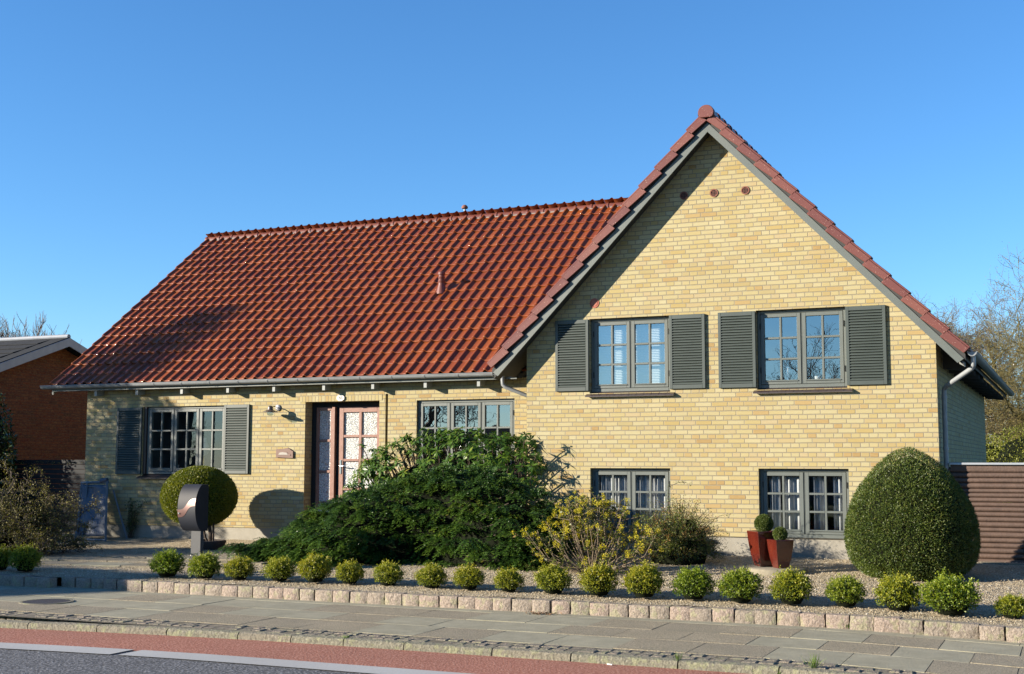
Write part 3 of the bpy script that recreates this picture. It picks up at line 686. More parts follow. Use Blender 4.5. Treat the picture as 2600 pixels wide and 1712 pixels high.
# verge tiles with stepped front flange
for s in (-1, 1):
    mb = MB()
    for j in range(ngr):
        v0, v1 = j*exg-.015, (j+1)*exg+.004
        def pt(v, n_, y): 
            bx, bz = AX+s*(HW-v*cg), EZG+v*sg
            return (bx+s*n_*sg, y, bz+n_*cg)
        rv = random.random(); l0 = .030
        # flange
        P = [(v0, -.060+l0), (v1, -.085), (v1, .030), (v0, .030+l0)]
        vs = [pt(v, n_, GF-.062) for v, n_ in P]+[pt(v, n_, GF-.035) for v, n_ in P]
        mb.add(vs, [(0,1,2,3),(7,6,5,4),(0,4,5,1),(1,5,6,2),(2,6,7,3),(3,7,4,0)] if s < 0 else [(3,2,1,0),(4,5,6,7),(1,5,4,0),(2,6,5,1),(3,7,6,2),(0,4,7,3)], rv)
        # top roll
        P = [(v0, .028+l0), (v1, .028), (v1, .056), (v0, .056+l0)]
        vs = [pt(v, n_, GF-.055) for v, n_ in P]+[pt(v, n_, GF+.10) for v, n_ in P]
        mb.add(vs, [(0,1,2,3),(7,6,5,4),(0,4,5,1),(1,5,6,2),(2,6,7,3),(3,7,4,0)] if s < 0 else [(3,2,1,0),(4,5,6,7),(1,5,4,0),(2,6,5,1),(3,7,6,2),(0,4,7,3)], rv)
    mb.build('verge_tiles', m_verge, groof, bevel=.006)
# bargeboards and soffit
for s in (-1, 1):
    mb = MB()
    def q(v, n_, y): return (AX+s*(HW-v*cg)+s*n_*sg, y, EZG+v*sg+n_*cg)
    La = SL
    # parallelogram in elevation, plumb joint at the ridge, plumb cut at the foot
    top = -.085; bot = -.180
    def at(x, n_): return (x, AZ - abs(x-AX)*TG + n_/cg)
    xe = AX+s*(HW+.00); pts = [at(AX, top), at(AX, bot), at(xe-s*.10, bot), at(xe-s*.02, top)]
    vs = [(x_, GF-.012, z_) for x_, z_ in pts]+[(x_, GF+.016, z_) for x_, z_ in pts]
    f = [(0,1,2,3),(7,6,5,4),(0,4,5,1),(1,5,6,2),(2,6,7,3),(3,7,4,0)]
    if s > 0: f = [tuple(reversed(t)) for t in f]
    mb.add(vs, f); mb.build('bargeboard', m_paint, house)
    mb = MB(); a1, a2, b1, b2 = at(AX, -.13), at(AX, -.15), at(xe-s*.02, -.13), at(xe-s*.02, -.15)
    vs = [(p[0], y, p[1]) for y in (GF+.018, -.003) for p in (a1, a2, b2, b1)]
    f = [(0,1,2,3),(7,6,5,4),(0,4,5,1),(1,5,6,2),(2,6,7,3),(3,7,4,0)]
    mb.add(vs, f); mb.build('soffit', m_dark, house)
# right eave tails, gutter, downpipe
for y in np.arange(-.17, 10.3, .9):
    mb = MB(); z1_ = EZG-.115+.12; x1_ = AX+HW-.02
    x0_ = 6.07 if y > 0 else 6.36; x1_ = 6.43; zt = lambda x: AZ-(x-AX)*TG-.16
    mb.hexa([(x0_, y, 2.64), (x1_, y, 2.60), (x1_, y+.06, 2.60), (x0_, y+.06, 2.64), (x0_, y, zt(x0_)), (x1_, y, zt(x1_)), (x1_, y+.06, zt(x1_)), (x0_, y+.06, zt(x0_))])
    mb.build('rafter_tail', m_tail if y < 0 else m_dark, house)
def gutter(p0, p1, r, par_h, flip=1, brk=.62):
    p0, p1 = Vector(p0), Vector(p1); d = (p1-p0).normalized(); side = Vector((d.y, -d.x, 0)); L = (p1-p0).length
    mb = MB(); K = 12
    def ring(t, q): return [p0+d*t+side*math.cos(PI+PI*k/K)*q+Vector((0, 0, math.sin(PI+PI*k/K)*q)) for k in range(K+1)]
    a, b_, c, e = ring(0, r), ring(L, r), ring(0, r-.004), ring(L, r-.004); n = K+1
    mb.add(a+b_+c+e, [(k, n+k, n+k+1, k+1) for k in range(K)]+[(2*n+k, 2*n+k+1, 3*n+k+1, 3*n+k) for k in range(K)]+[(0, 2*n, 3*n, n), (K, n+K, 3*n+K, 2*n+K)])
    mb.add(ring(.001, r), [tuple(range(n))]); mb.add(ring(L-.001, r), [tuple(reversed(range(n)))])
    fr = p0+side*(r) ; mb.tube([fr, fr+d*L], .008, 6); fr = p0-side*(r); mb.tube([fr, fr+d*L], .008, 6)
    g_ = mb.build('gutter', m_zinc, par_h, smooth=True)
    bk = MB(); t = .2
    while t < L:
        vs = ring(t, r+.006)+ring(t+.028, r+.006); bk.add(vs, [(k, n+k, n+k+1, k+1) for k in range(K)]); vs = ring(t, r+.0005)+ring(t+.028, r+.0005)
        t += brk
    bk.build('gutter_bracket', m_zinc, g_, smooth=True); return g_
gutter((-10.36, .60, 2.765), (-.60, .60, 2.765), .062, house)
gutter((6.53, 10.9, 2.79), (6.53, -.24, 2.79), .060, house)
mb = MB(); mb.tube([(-.70, .60, 2.74), (-.68, .60, 2.70), (-.68, .60, 2.64), (-.68, .61, 2.57), (-.64, .62, 2.53), (-.20, .82, 2.34), (-.10, .85, 2.30), (-.10, .85, -.05)], .032, 10)
mb.build('downpipe', m_zinc, house, smooth=True)
mb = MB(); mb.tube([(6.53, -.15, 2.75), (6.535, -.15, 2.68), (6.535, -.15, 2.62), (6.515, -.12, 2.58), (6.16, .20, 2.37), (6.12, .25, 2.33), (6.115, .26, 2.26), (6.115, .26, -.1)], .034, 12)
mb.build('downpipe', m_zinc, house, smooth=True)
mb = MB()
for z in (2.2, 1.5, .8): mb.tube([(6.115, .26, z), (6.115, .26, z+.03)], .040, 12)
mb.build('pipe_clip', m_zinc, house)
# left eave tails
for x in (-9.13, -8.159, -7.135, -6.118, -5.136, -4.11, -3.137, -2.134, -1.153):
    mb = MB(); mb.hexa([(x-.027, .69, 2.559), (x+.027, .69, 2.559), (x+.027, .95, 2.58), (x-.027, .95, 2.58), (x-.027, .69, 2.70), (x+.027, .69, 2.70), (x+.027, .95, 2.90), (x-.027, .95, 2.90)])
    mb.build('rafter_tail', m_tail, house)
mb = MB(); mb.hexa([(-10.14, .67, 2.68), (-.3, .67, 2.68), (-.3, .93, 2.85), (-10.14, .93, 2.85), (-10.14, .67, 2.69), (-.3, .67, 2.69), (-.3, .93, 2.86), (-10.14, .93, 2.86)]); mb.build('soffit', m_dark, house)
mb = MB(); mb.box(-10.15, -.45, .645, .665, 2.66, 2.75); mb.build('fascia', m_paint, house)
# wall vents on the gable
m_vent = simple('terracotta', (.24, .09, .055), (.18, .06, .04), .8)
for i, (x, z, r) in enumerate(((2.545, 5.278, .062), (3.002, 5.278, .062), (3.470, 5.278, .062), (1.121, 3.735, .075))):
    mb = MB(); K = 20
    if i < 3:
        vs = [(x+q*math.cos(2*PI*k/K), y, z+q*math.sin(2*PI*k/K)) for q, y in ((r, 0), (r, -.012), (r*.74, -.012), (r*.74, .03)) for k in range(K)]
        fs = [(a*K+k, a*K+(k+1) % K, (a+1)*K+(k+1) % K, (a+1)*K+k) for a in range(3) for k in range(K)]
        mb.add(vs, fs); v = mb.build('air_vent', m_vent, house, smooth=True)
        d = MB(); d.add([(x+r*.76*math.cos(2*PI*k/K), -.003, z+r*.76*math.sin(2*PI*k/K)) for k in range(K)], [tuple(reversed(range(K)))]); d.build('vent_dark_disc', m_black, v)  # black disc on the wall stands in for the shade inside the vent
        gr = MB()
        for t in (-.5, 0, .5):
            hh = r*.74*math.sqrt(1-t*t); gr.box(x+t*r*.74-.0022, x+t*r*.74+.0022, -.010, -.008, z-hh, z+hh); gr.box(x-hh, x+hh, -.0075, -.0055, z+t*r*.74-.0022, z+t*r*.74+.0022)
        gr.build('vent_grille', m_vent, v)
    else:
        vs = []
        prof = [(r, 0), (r, -.008), (r*.8, -.010), (r*.76, -.005), (r*.66, -.005), (r*.62, -.010), (0.001, -.011)]
        vs = [(x+q*math.cos(2*PI*k/K), y, z+q*math.sin(2*PI*k/K)) for q, y in prof for k in range(K)]
        mb.add(vs, [(a*K+k, a*K+(k+1) % K, (a+1)*K+(k+1) % K, (a+1)*K+k) for a in range(6) for k in range(K)]); part_label(mb.build('air_vent', simple('vent_cap', (.42, .12, .07), None, .6), house, smooth=True), 'closed round orange wall cap')
# roof pipes
mb = MB(); bx0, by0 = -2.95, 2.87
mb.lathe(bx0, by0, [(.105, 4.435), (.09, 4.515), (.062, 4.615), (.062, 4.665), (.068, 4.675), (.068, 4.690), (.058, 4.695), (.058, 4.735), (.066, 4.745), (.066, 4.760), (.056, 4.765), (.056, 4.790), (.068, 4.800), (.068, 4.845), (.05, 4.855), (.001, 4.855)], 20)
part_label(mb.build('roof_vent', m_verge, house, smooth=True), 'stepped red vent pipe on the roof slope')
mb = MB(); mb.lathe(-3.785, 5.557, [(.022, 6.2), (.022, 6.63)], 10); v = part_label(mb.build('roof_vent', m_zinc, house, smooth=True), 'thin pipe with a round cap at the ridge')
mb = MB(); mb.lathe(-3.785, 5.557, [(.001, 6.625), (.062, 6.615), (.070, 6.635), (.060, 6.665), (.03, 6.69), (.001, 6.697)], 16); mb.build('vent_cap', m_vent, v, smooth=True)

# ------------------------------------------------------------------ things on the house wall
lamp = empty('wall_lamp', (-5.17, LW, 2.28), 'dark metal wall lamp with wide brimmed shade left of the front door', 'lamp')
m_bronze = simple('weathered_metal', (.16, .13, .11), (.10, .08, .07), .45, 20, metal=.4)
mb = MB(); K = 20; prof = [(.052, -.001), (.052, -.018), (.035, -.028), (.001, -.030)]
mb.add([(-5.17+q*math.cos(2*PI*k/K), LW+y, 2.28+q*math.sin(2*PI*k/K)*1.1) for q, y in prof for k in range(K)], [(a*K+k, a*K+(k+1) % K, (a+1)*K+(k+1) % K, (a+1)*K+k) for a in range(3) for k in range(K)])
mb.build('wall_plate', simple('grey_metal', (.34, .34, .36), None, .4, metal=.6), lamp, smooth=True)
mb = MB(); mb.tube([(-5.17, LW-.02, 2.28), (-5.18, LW-.10, 2.30), (-5.185, LW-.16, 2.29), (-5.19, LW-.20, 2.27)], .009, 8); mb.build('arm', m_bronze, lamp, smooth=True)
mb = MB(); lx, ly = -5.19, LW-.22; mb.lathe(lx, ly, [(.001, 2.31), (.03, 2.305), (.045, 2.29), (.048, 2.25), (.055, 2.235), (.135, 2.205), (.137, 2.200), (.06, 2.222), (.045, 2.215)], 24); mb.build('lamp_shade', m_bronze, lamp, smooth=True)
mb = MB(); mb.lathe(lx, ly, [(.052, 2.22), (.062, 2.18), (.055, 2.15), (.03, 2.135), (.001, 2.13)], 16); mb.build('glass_bowl', glass_mat('lamp_glass', .15), lamp, smooth=True)
# plaque with car shaped relief
plq = empty('wall_plaque', (-5.0, LW, 1.48), 'small brown house plaque with a car shaped relief under the lamp', 'plaque')
m_plq = simple('plaque_clay', (.20, .12, .09), (.16, .09, .065), .7, 15)
out = [(-5.187, 1.405), (-4.827, 1.39), (-4.827, 1.515), (-4.86, 1.525), (-4.90, 1.555), (-4.94, 1.572), (-4.99, 1.565), (-5.04, 1.553), (-5.187, 1.548)]
def extr(mb, pts, y0, y1):
    n = len(pts); mb.add([(p[0], y0, p[1]) for p in pts]+[(p[0], y1, p[1]) for p in pts], [tuple(range(n)), tuple(reversed(range(n, 2*n)))]+[(k, n+k, n+(k+1) % n, (k+1) % n) for k in range(n)])
mb = MB(); extr(mb, out, LW-.030, LW-.001); mb.build('plaque_board', m_plq, plq, bevel=.004)
car = [(-5.145, 1.435), (-4.875, 1.430), (-4.872, 1.452), (-4.89, 1.465), (-4.925, 1.475), (-4.96, 1.502), (-5.04, 1.510), (-5.095, 1.505), (-5.125, 1.485)]
mb = MB(); extr(mb, car, LW-.036, LW-.0305); mb.build('car_relief', simple('relief', (.20, .11, .08), None, .6), plq, bevel=.002)
car2 = [(-5.125, 1.452), (-4.93, 1.450), (-4.955, 1.485), (-5.04, 1.497), (-5.09, 1.492), (-5.115, 1.475)]
mb = MB(); extr(mb, car2, LW-.039, LW-.0365); mb.build('car_window', simple('relief_pale', (.36, .33, .28), None, .6), plq)
# number plate
num = empty('house_number', (-3.88, LW, 2.43), 'white octagonal house number sign reading 46 over the door', 'number sign')
o8 = [(-3.88+.082*math.cos(PI/8+k*PI/4), 2.43+.058*math.sin(PI/8+k*PI/4)) for k in range(8)]
mb = MB(); extr(mb, list(reversed(o8)), LW-.030, LW-.006); mb.build('plate', simple('plate_white', (.74, .72, .66), None, .5), num)
def text(s, size, loc, m, par, name, extrude=.002):
    cu = bpy.data.curves.new(name, 'FONT'); cu.body = s; cu.size = size; cu.align_x = 'CENTER'; cu.align_y = 'CENTER'; cu.extrude = extrude
    t = bpy.data.objects.new(name, cu); COL.objects.link(t)
    dg = bpy.context.evaluated_depsgraph_get(); me = bpy.data.meshes.new_from_object(t.evaluated_get(dg)); bpy.data.objects.remove(t)
    o = bpy.data.objects.new(name, me); me.materials.append(m); COL.objects.link(o); o.parent = par
    o.rotation_euler = (PI/2, 0, 0); o.location = Vector(loc)-wloc(par); return o
text('46', .085, (-3.88, LW-.032, 2.43), simple('grey_digits', (.32, .33, .33), None, .6), num, 'digits')
# behind the windows
def curtain(x0, x1, z0, z1, y, folds, lab, grp=None, m=None, amp=.022):
    n = int((x1-x0)/.008); V = []; ph = random.random()*6
    for i in range(n+1):
        t = i/n; yy = y+amp*math.sin(ph+t*folds*2*PI+1.3*math.sin(t*folds*1.7))
        V += [(x0+(x1-x0)*t, yy, z0), (x0+(x1-x0)*t, yy, z1)]
    F = [(2*i, 2*i+2, 2*i+3, 2*i+1) for i in range(n)]
    o = np_mesh('curtain', V, F, m or m_net, smooth=True); tag(o, lab, 'curtain', grp)
    o.modifiers.new('thick', 'SOLIDIFY').thickness = .002
def net():
    m = bpy.data.materials.new('net_curtain'); m.use_nodes = True; nt = m.node_tree; b = nt.nodes['Principled BSDF']; b.inputs['Base Color'].default_value = (.42, .43, .44, 1); b.inputs['Roughness'].default_value = .9
    tr = nd(nt, 'ShaderNodeBsdfTransparent'); mx = nd(nt, 'ShaderNodeMixShader'); lk(nt, rampm(nt, noise(nt, 8, 3), [(.3, (.65,)*3), (.7, (.92,)*3)]), mx.inputs[0])
    lk(nt, tr.outputs[0], mx.inputs[1]); lk(nt, b.outputs[0], mx.inputs[2]); lk(nt, mx.outputs[0], nt.nodes['Material Output'].inputs[0]); return m
m_net = net()
for i, (a, b_) in enumerate(((3.70, 3.86), (3.90, 4.20), (4.32, 4.50), (4.60, 4.80))):
    curtain(a, b_, .3, 1.20, .195, (b_-a)*11, ('white net curtain at the left edge of the right basement window', 'wide white net curtain left of the middle post of the right basement window', 'white net curtain just right of the middle post of the right basement window', 'white net curtain at the right edge of the right basement window')[i], 'net curtains in the basement windows')
for i, (a, b_) in enumerate(((1.12, 1.62), (1.70, 2.22))):
    curtain(a, b_, .3, 1.20, .195, (b_-a)*14, ('grey net curtain behind the left half of the left basement window', 'grey net curtain behind the right half of the left basement window')[i], 'net curtains in the basement windows')
# blind upstairs left: many thin slats as one thing
mb = MB()
for i in range(42): z = 2.43+i*.0252; mb.hexa([(1.08, .20, z), (2.26, .20, z), (2.26, .218, z+.016), (1.08, .218, z+.016), (1.08, .20, z+.0012), (2.26, .20, z+.0012), (2.26, .218, z+.0172), (1.08, .218, z+.0172)])
mb.box(1.08, 2.26, .225, .228, 2.42, 3.48)
tag(mb.build('venetian_blind', m_blind), 'white venetian blind drawn down behind the left upper window', 'blind')
c = MB(); c.lathe(4.00, .155, [(.0, 2.44), (.028, 2.44), (.030, 2.47), (.024, 2.50), (.030, 2.60), (.034, 2.66), (.026, 2.70), (.018, 2.705)], 16)
tag(c.build('candlestick', m_white, smooth=True), 'tall white candlestick on the ledge of the right upper window', 'candlestick')
for i, (x, wd) in enumerate(((4.42, .042), (4.545, .036))):
    c = MB(); c.lathe(x, .165, [(.001, 2.46), (wd*.9, 2.46), (wd, 2.545), (wd-.004, 2.545), (wd-.006, 2.47)], 16)
    tag(c.build('tealight_cup', m_white, smooth=True), ('white cup left of the sash bar on the right upper ledge', 'white cup right of the sash bar on the right upper ledge')[i], 'cup', 'white cups on the upper window ledge')
m_cact = simple('cactus', (.09, .14, .05), (.06, .10, .04), .6)
for i, x in enumerate((-7.62, -6.50)):
    pl = empty('potted_plant', (x, LW+.30, 1.16), ('spiky green plant in a white pot at the left end of the lower left window', 'spiky green plant in a white pot at the right end of the lower left window')[i], 'potted plant', 'white pots in the left window')
    c = MB(); c.lathe(x, LW+.3, [(.001, 1.16), (.050, 1.16), (.062, 1.27), (.056, 1.27), (.05, 1.2)], 18); c.build('pot', m_white, pl, smooth=True)
    c = MB()
    for k in range(5): a = k*1.3; c.tube([(x+.02*math.cos(a), LW+.3+.02*math.sin(a), 1.25), (x+.035*math.cos(a), LW+.3+.035*math.sin(a), 1.38+.03*(k % 3))], [.010, .003], 6)
    c.build('leaves', m_cact, pl)
tl = empty('table_lamp', (-7.0, LW+.32, 1.12), 'brass table lamp with white glass globe behind the left window', 'lamp')
c = MB(); c.lathe(-7.0, LW+.32, [(.06, 1.12), (.055, 1.14), (.018, 1.17), (.022, 1.24), (.014, 1.28), (.026, 1.33), (.012, 1.38), (.03, 1.42), (.035, 1.44)], 18); c.build('lamp_base', simple('brass', (.5, .33, .08), None, .3, metal=.9), tl, smooth=True)
c = MB(); c.lathe(-7.0, LW+.32, [(.035, 1.44), (.075, 1.48), (.095, 1.54), (.085, 1.61), (.05, 1.68), (.035, 1.74), (.045, 1.77)], 20); c.build('lamp_globe', m_white, tl, smooth=True)

# ------------------------------------------------------------------ foliage tools
def unit(v): return v/np.maximum(np.linalg.norm(v, axis=-1, keepdims=True), 1e-9)
def rdir(n): return unit(rng.normal(size=(n, 3)))
def leaf_arrays(P, D, N, L, W, curve=.15):
    D = unit(D); S = unit(np.cross(D, N)); N = np.cross(S, D)
    L = np.broadcast_to(L, len(P))[:, None]; W = np.broadcast_to(W, len(P))[:, None]
    mid = P+D*L*.5+N*L*curve
    V = np.stack([P, mid+S*W*.5-N*W*.15, P+D*L, mid-S*W*.5-N*W*.15], 1).reshape(-1, 3)
    F = np.arange(len(P)*4).reshape(-1, 4); return V, F
def leaves(name, P, D, N, L, W, m, parent, rnd=None, curve=.15):
    V, F = leaf_arrays(P, D, N, L, W, curve)
    if rnd is None: rnd = rng.random(len(P))
    return np_mesh(name, V, F, m, parent, attr=np.repeat(rnd, 4))
_ld = rdir(9)*np.linspace(1, 2.4, 9)[:, None]; _lp = rng.random(9)*6
def lump(P, f): return np.sin(P@_ld.T*f+_lp).sum(1)/9
def blob(n, radius, f=4, amp=.06, jit=.05, up=1.0):
    # points on a lumpy closed surface given by radius(dir) -> (r, with centre 0)
    d = rdir(n); r = radius(d); P = d*r[:, None]*(1+amp*lump(d*1.0, f))[:, None]
    P *= (1-jit*rng.random(n)**1.5)[:, None]; return P, d
def hull(name, radius, m, parent, c, k=.9, f=4, amp=.06):  # solid shell under the leaves, its darkness put in as interior shade
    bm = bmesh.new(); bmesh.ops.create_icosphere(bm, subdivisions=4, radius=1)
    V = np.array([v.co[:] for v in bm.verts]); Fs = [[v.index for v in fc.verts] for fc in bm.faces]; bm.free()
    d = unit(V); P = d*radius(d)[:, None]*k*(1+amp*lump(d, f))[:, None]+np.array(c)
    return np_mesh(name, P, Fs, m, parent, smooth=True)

# ------------------------------------------------------------------ clipped yew egg
def prof_r(zs, rs, cz):
    zs, rs = np.array(zs), np.array(rs)
    def radius(d):
        el = np.arctan2(d[:, 2], np.hypot(d[:, 0], d[:, 1]))
        a = np.arctan2(zs-cz, rs); R = np.hypot(zs-cz, rs); o = np.argsort(a)
        return np.interp(el, a[o], R[o])
    return radius
yew = empty('clipped_yew', (5.83, -1.50, -.12), 'large egg shaped clipped yew at the right corner of the house', 'shrub')
yr = prof_r([-.16, -.10, -.02, .12, .30, .48, .70, .92, 1.12, 1.27, 1.38, 1.46, 1.50, 1.515], [.02, .42, .62, .745, .79, .79, .745, .655, .53, .405, .28, .16, .07, 0], .45)
P, d = blob(120000, yr, 6, .020, .07)
P += rng.normal(size=P.shape)*.004
pk = rng.random(len(P)) < np.clip(.78+.6*lump(P, 14), .25, 1)   # uneven density opens small dark hollows
P, d = P[pk], d[pk]
Dl = unit(d*.8+rdir(len(P))*.9+np.array([0, 0, .25])); rn = np.clip(rng.normal(.45+.18*lump(P, 9), .22), 0, 1)
leaves('foliage', P+np.array([5.83, -1.50, .45]), Dl, rdir(len(P)), rng.uniform(.016, .034, len(P)), .009, m_yew, yew, rn)
hull('shade_hull', yr, m_hull, yew, (5.83, -1.5, .45), .90, 6, .02)
# ------------------------------------------------------------------ topiary ball
top = empty('topiary_ball', (-5.81, -.12, -.1), 'wide clipped box ball on a short stem before the left window', 'shrub')
br = lambda d: 1/np.sqrt((d[:, 0]**2+d[:, 1]**2)/.64**2+(d[:, 2]/np.where(d[:, 2] > 0, .525, .50))**2)
P, d = blob(70000, br, 5, .015, .09); P += rng.normal(size=P.shape)*.004
c0 = np.array([-6.06, -.12, .72])
leaves('crown', P+c0, unit(d*.7+rdir(len(P))+np.array([0, 0, .2])), rdir(len(P)), rng.uniform(.016, .032, len(P)), .016, m_topiary, top, np.clip(rng.normal(.58+.15*lump(P, 9), .22), 0, 1))
hull('shade_hull', br, m_hull, top, tuple(c0), .90, 5, .015)
mb = MB(); mb.tube([(-5.81, -.12, -.1), (-5.80, -.13, .1), (-5.85, -.12, .35)], [.035, .032, .03], 8); mb.tube([(-5.83, -.11, -.1), (-5.93, -.10, .05), (-6.0, -.10, .35)], [.022, .02, .018], 7); mb.tube([(-5.75, -.12, -.1), (-5.74, -.13, .12), (-5.75, -.12, .35)], [.02, .018, .018], 7)
mb.build('stem', m_bark, top, smooth=True)
mb = MB(); mb.lathe(-5.84, -.12, [(.001, -.17), (.20, -.17), (.27, -.10), (.30, -.01), (.285, .0), (.26, -.03), (.001, -.04)], 20)
tag(mb.build('stone_bowl', simple('dark_stone', (.07, .055, .05), (.045, .035, .03), .9, 20, bmp=.8, bscale=40), smooth=True), 'low dark stone bowl under the topiary ball', 'bowl')

# ------------------------------------------------------------------ row of box balls
def box_ball(seed, n=4200):
    r0 = np.random.default_rng(seed)
    d = unit(r0.normal(size=(n, 3))); d[:, 2] = np.where(d[:, 2] < -.55, -d[:, 2], d[:, 2])
    f = _ld*(1+.1*seed); lm = np.sin(d@f.T*3.3+_lp*seed).sum(1)/9
    r = .212*(1+.26*lm)
    P = d*r[:, None]*np.array([1, 1, .80]); P *= (1-.34*r0.random(n)**1.6)[:, None]
    # shoots standing out of the outline, most of them upwards
    ns = 170; sd = unit(r0.normal(size=(ns, 3))+np.array([0, 0, .5])); sd[:, 2] = np.abs(sd[:, 2])*1.0-.1; k = 14
    rb = 1+.26*(np.sin(sd@f.T*3.3+_lp*seed).sum(1)/9); sd = sd*rb[:, None]; t = np.tile(np.linspace(0, 1, k), ns); bd = np.repeat(unit(sd+r0.normal(size=(ns, 3))*.3), k, 0); b0 = np.repeat(sd*.18*np.array([1, 1, .82]), k, 0)
    P2 = b0+bd*(t*np.repeat(r0.uniform(.035, .115, ns), k))[:, None]+r0.normal(size=(ns*k, 3))*.006
    P = np.concatenate([P, P2]); D = unit(np.concatenate([d*.8+unit(r0.normal(size=(n, 3))), bd*.6+unit(r0.normal(size=(ns*k, 3)))])+np.array([0, 0, .2]))
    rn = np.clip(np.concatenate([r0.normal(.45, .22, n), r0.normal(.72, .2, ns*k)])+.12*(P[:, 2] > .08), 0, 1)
    P[:, 2] += .155
    return leaf_arrays(P, D, unit(r0.normal(size=P.shape)), r0.uniform(.013, .024, len(P)), .012), rn
ball_pos = [(-6.23,-4.33,.62,.95),(-5.77,-4.35,.95,1.05),(-3.40,-4.23,1.0,1.02),(-2.78,-4.25,.93,.95),(-2.27,-4.20,.86,.84),(-1.66,-4.18,.86,.88),(-1.14,-4.16,.92,1.0),(-.62,-4.18,.80,.82),(-.07,-4.18,.82,.84),
 (.54,-4.20,.84,.80),(1.04,-4.20,.80,.84),(1.57,-4.22,.78,.78),(2.14,-4.23,.93,.96),(2.70,-4.23,.96,1.04),(3.23,-4.21,.98,1.08),(3.80,-4.20,.97,1.02),(4.34,-4.23,1.04,1.04),(4.89,-4.22,.98,1.06),(5.46,-4.20,.90,.94),(6.01,-4.32,1.0,1.06),(6.53,-4.45,1.24,1.16),(7.11,-4.43,.74,.66)]
near_l = ['at the far left edge beside the twisted hazel', 'between the twisted hazel and the bare gravel gap', 'immediately left of the letterbox post', 'immediately right of the letterbox post', 'third to the right from the letterbox post', 'before the left tip of the dark juniper',
 'with a tall peak before the dark juniper', 'small and round before the middle of the juniper', 'small, with upright tips before the juniper', 'before the right half of the juniper', 'before the gap between juniper and yellow flowering shrub', 'small, just left of the yellow flowering shrub',
 'in front of the left of the yellow flowering shrub', 'in front of the right of the yellow flowering shrub', 'before the gap between flowering shrub and barberry', 'in front of the barberry bush', 'left of the round stone under the red pots', 'in front of the round stone under the red pots',
 'between the red pots and the big yew', 'in front of the left of the big yew', 'largest, in front of the right of the yew', 'smallest of the row, at the far right edge']
protos = []
for i, (x, y, s, sz) in enumerate(ball_pos):
    r_ = empty('box_shrub', (x, y, gz(x, y)), 'low bright green box ball '+near_l[i], 'shrub', 'box balls along the granite edging')
    r_.rotation_euler = (0, 0, random.uniform(0, 6.28)); r_.scale = (s, s, sz)
    if i < 8:
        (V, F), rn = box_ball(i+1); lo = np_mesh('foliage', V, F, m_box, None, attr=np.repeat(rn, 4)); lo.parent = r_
        hb = MB(); hb.lathe(0, 0, [(.001, .01), (.10, .02), (.15, .10), (.155, .17), (.12, .25), (.05, .29), (.001, .30)], 14); ho = hb.build('shade_hull', m_hull, None, smooth=True); ho.parent = r_
        protos.append((lo, ho))
    else:
        for p in protos[(i*5+2) % 8]:
            c_ = p.copy(); COL.objects.link(c_); c_.parent = r_

# ------------------------------------------------------------------ spreading juniper
jun = empty('spreading_juniper', (-1.2, -1.45, -.1), 'huge dark green spreading juniper in the middle of the garden', 'shrub')
jx = [-4.0, -3.75, -3.3, -2.75, -2.1, -1.5, -.9, -.35, .2, .7, 1.0, 1.2]; jz = [-.05, .12, .42, .74, 1.02, 1.16, 1.30, 1.36, 1.22, 1.02, .62, .05]
def jh(x, y):
    t = np.clip(1-((y+1.35)/(1.05+.18*np.sin(x*2.3)))**2, 0, 1); return -.12+(np.interp(x, jx, jz)+.12)*t**.55
TP, OD = [], []
for lev, zf in enumerate(np.linspace(.03, 1.0, 9)):
    xs_ = np.arange(-3.95, 1.2, .155)+rng.uniform(-.05, .05)
    for x_ in xs_:
        tp = np.interp(x_, jx, jz)
        if tp < .08: continue
        wob = .05*math.sin(x_*3.1+lev*1.7)+.05*math.sin(x_*7.3+lev)
        z_ = -.06+(tp+.06)*min(1, max(0, zf+wob*.6)); hw_ = (1.05+.18*math.sin(x_*2.3))*math.sqrt(max(0, 1-((z_+.12)/(tp+.12))**(1/.55)))
        for sgn in ((-1,) if zf < .8 else (-1, 1)):
            if rng.random() < .10: continue
            y_ = -1.35+sgn*hw_*rng.uniform(.86, 1.04)+rng.normal(0, .03)+wob
            TP.append((x_+rng.normal(0, .05), y_, z_+rng.normal(0, .025)))
            OD.append(((x_+1.2)*.30+rng.normal(0, .3), sgn*(.9 if zf < .85 else .4), .10+.5*(zf > .9)+rng.normal(0, .10)))
for k_ in range(60):      # ends of the long side branches
    y_ = rng.uniform(-2.2, -.4); z_ = rng.uniform(0, .35)
    TP.append((-3.85+rng.uniform(-.25, .3), y_, z_*.4)); OD.append((-1, rng.normal(0, .3), .08)); TP.append((1.05+rng.uniform(-.1, .16), y_, z_*2.2)); OD.append((1, rng.normal(0, .4), .15))
tipP, out = np.array(TP), unit(np.array(OD))
Ps, Ds, Rn = [], [], []
brn = MB()
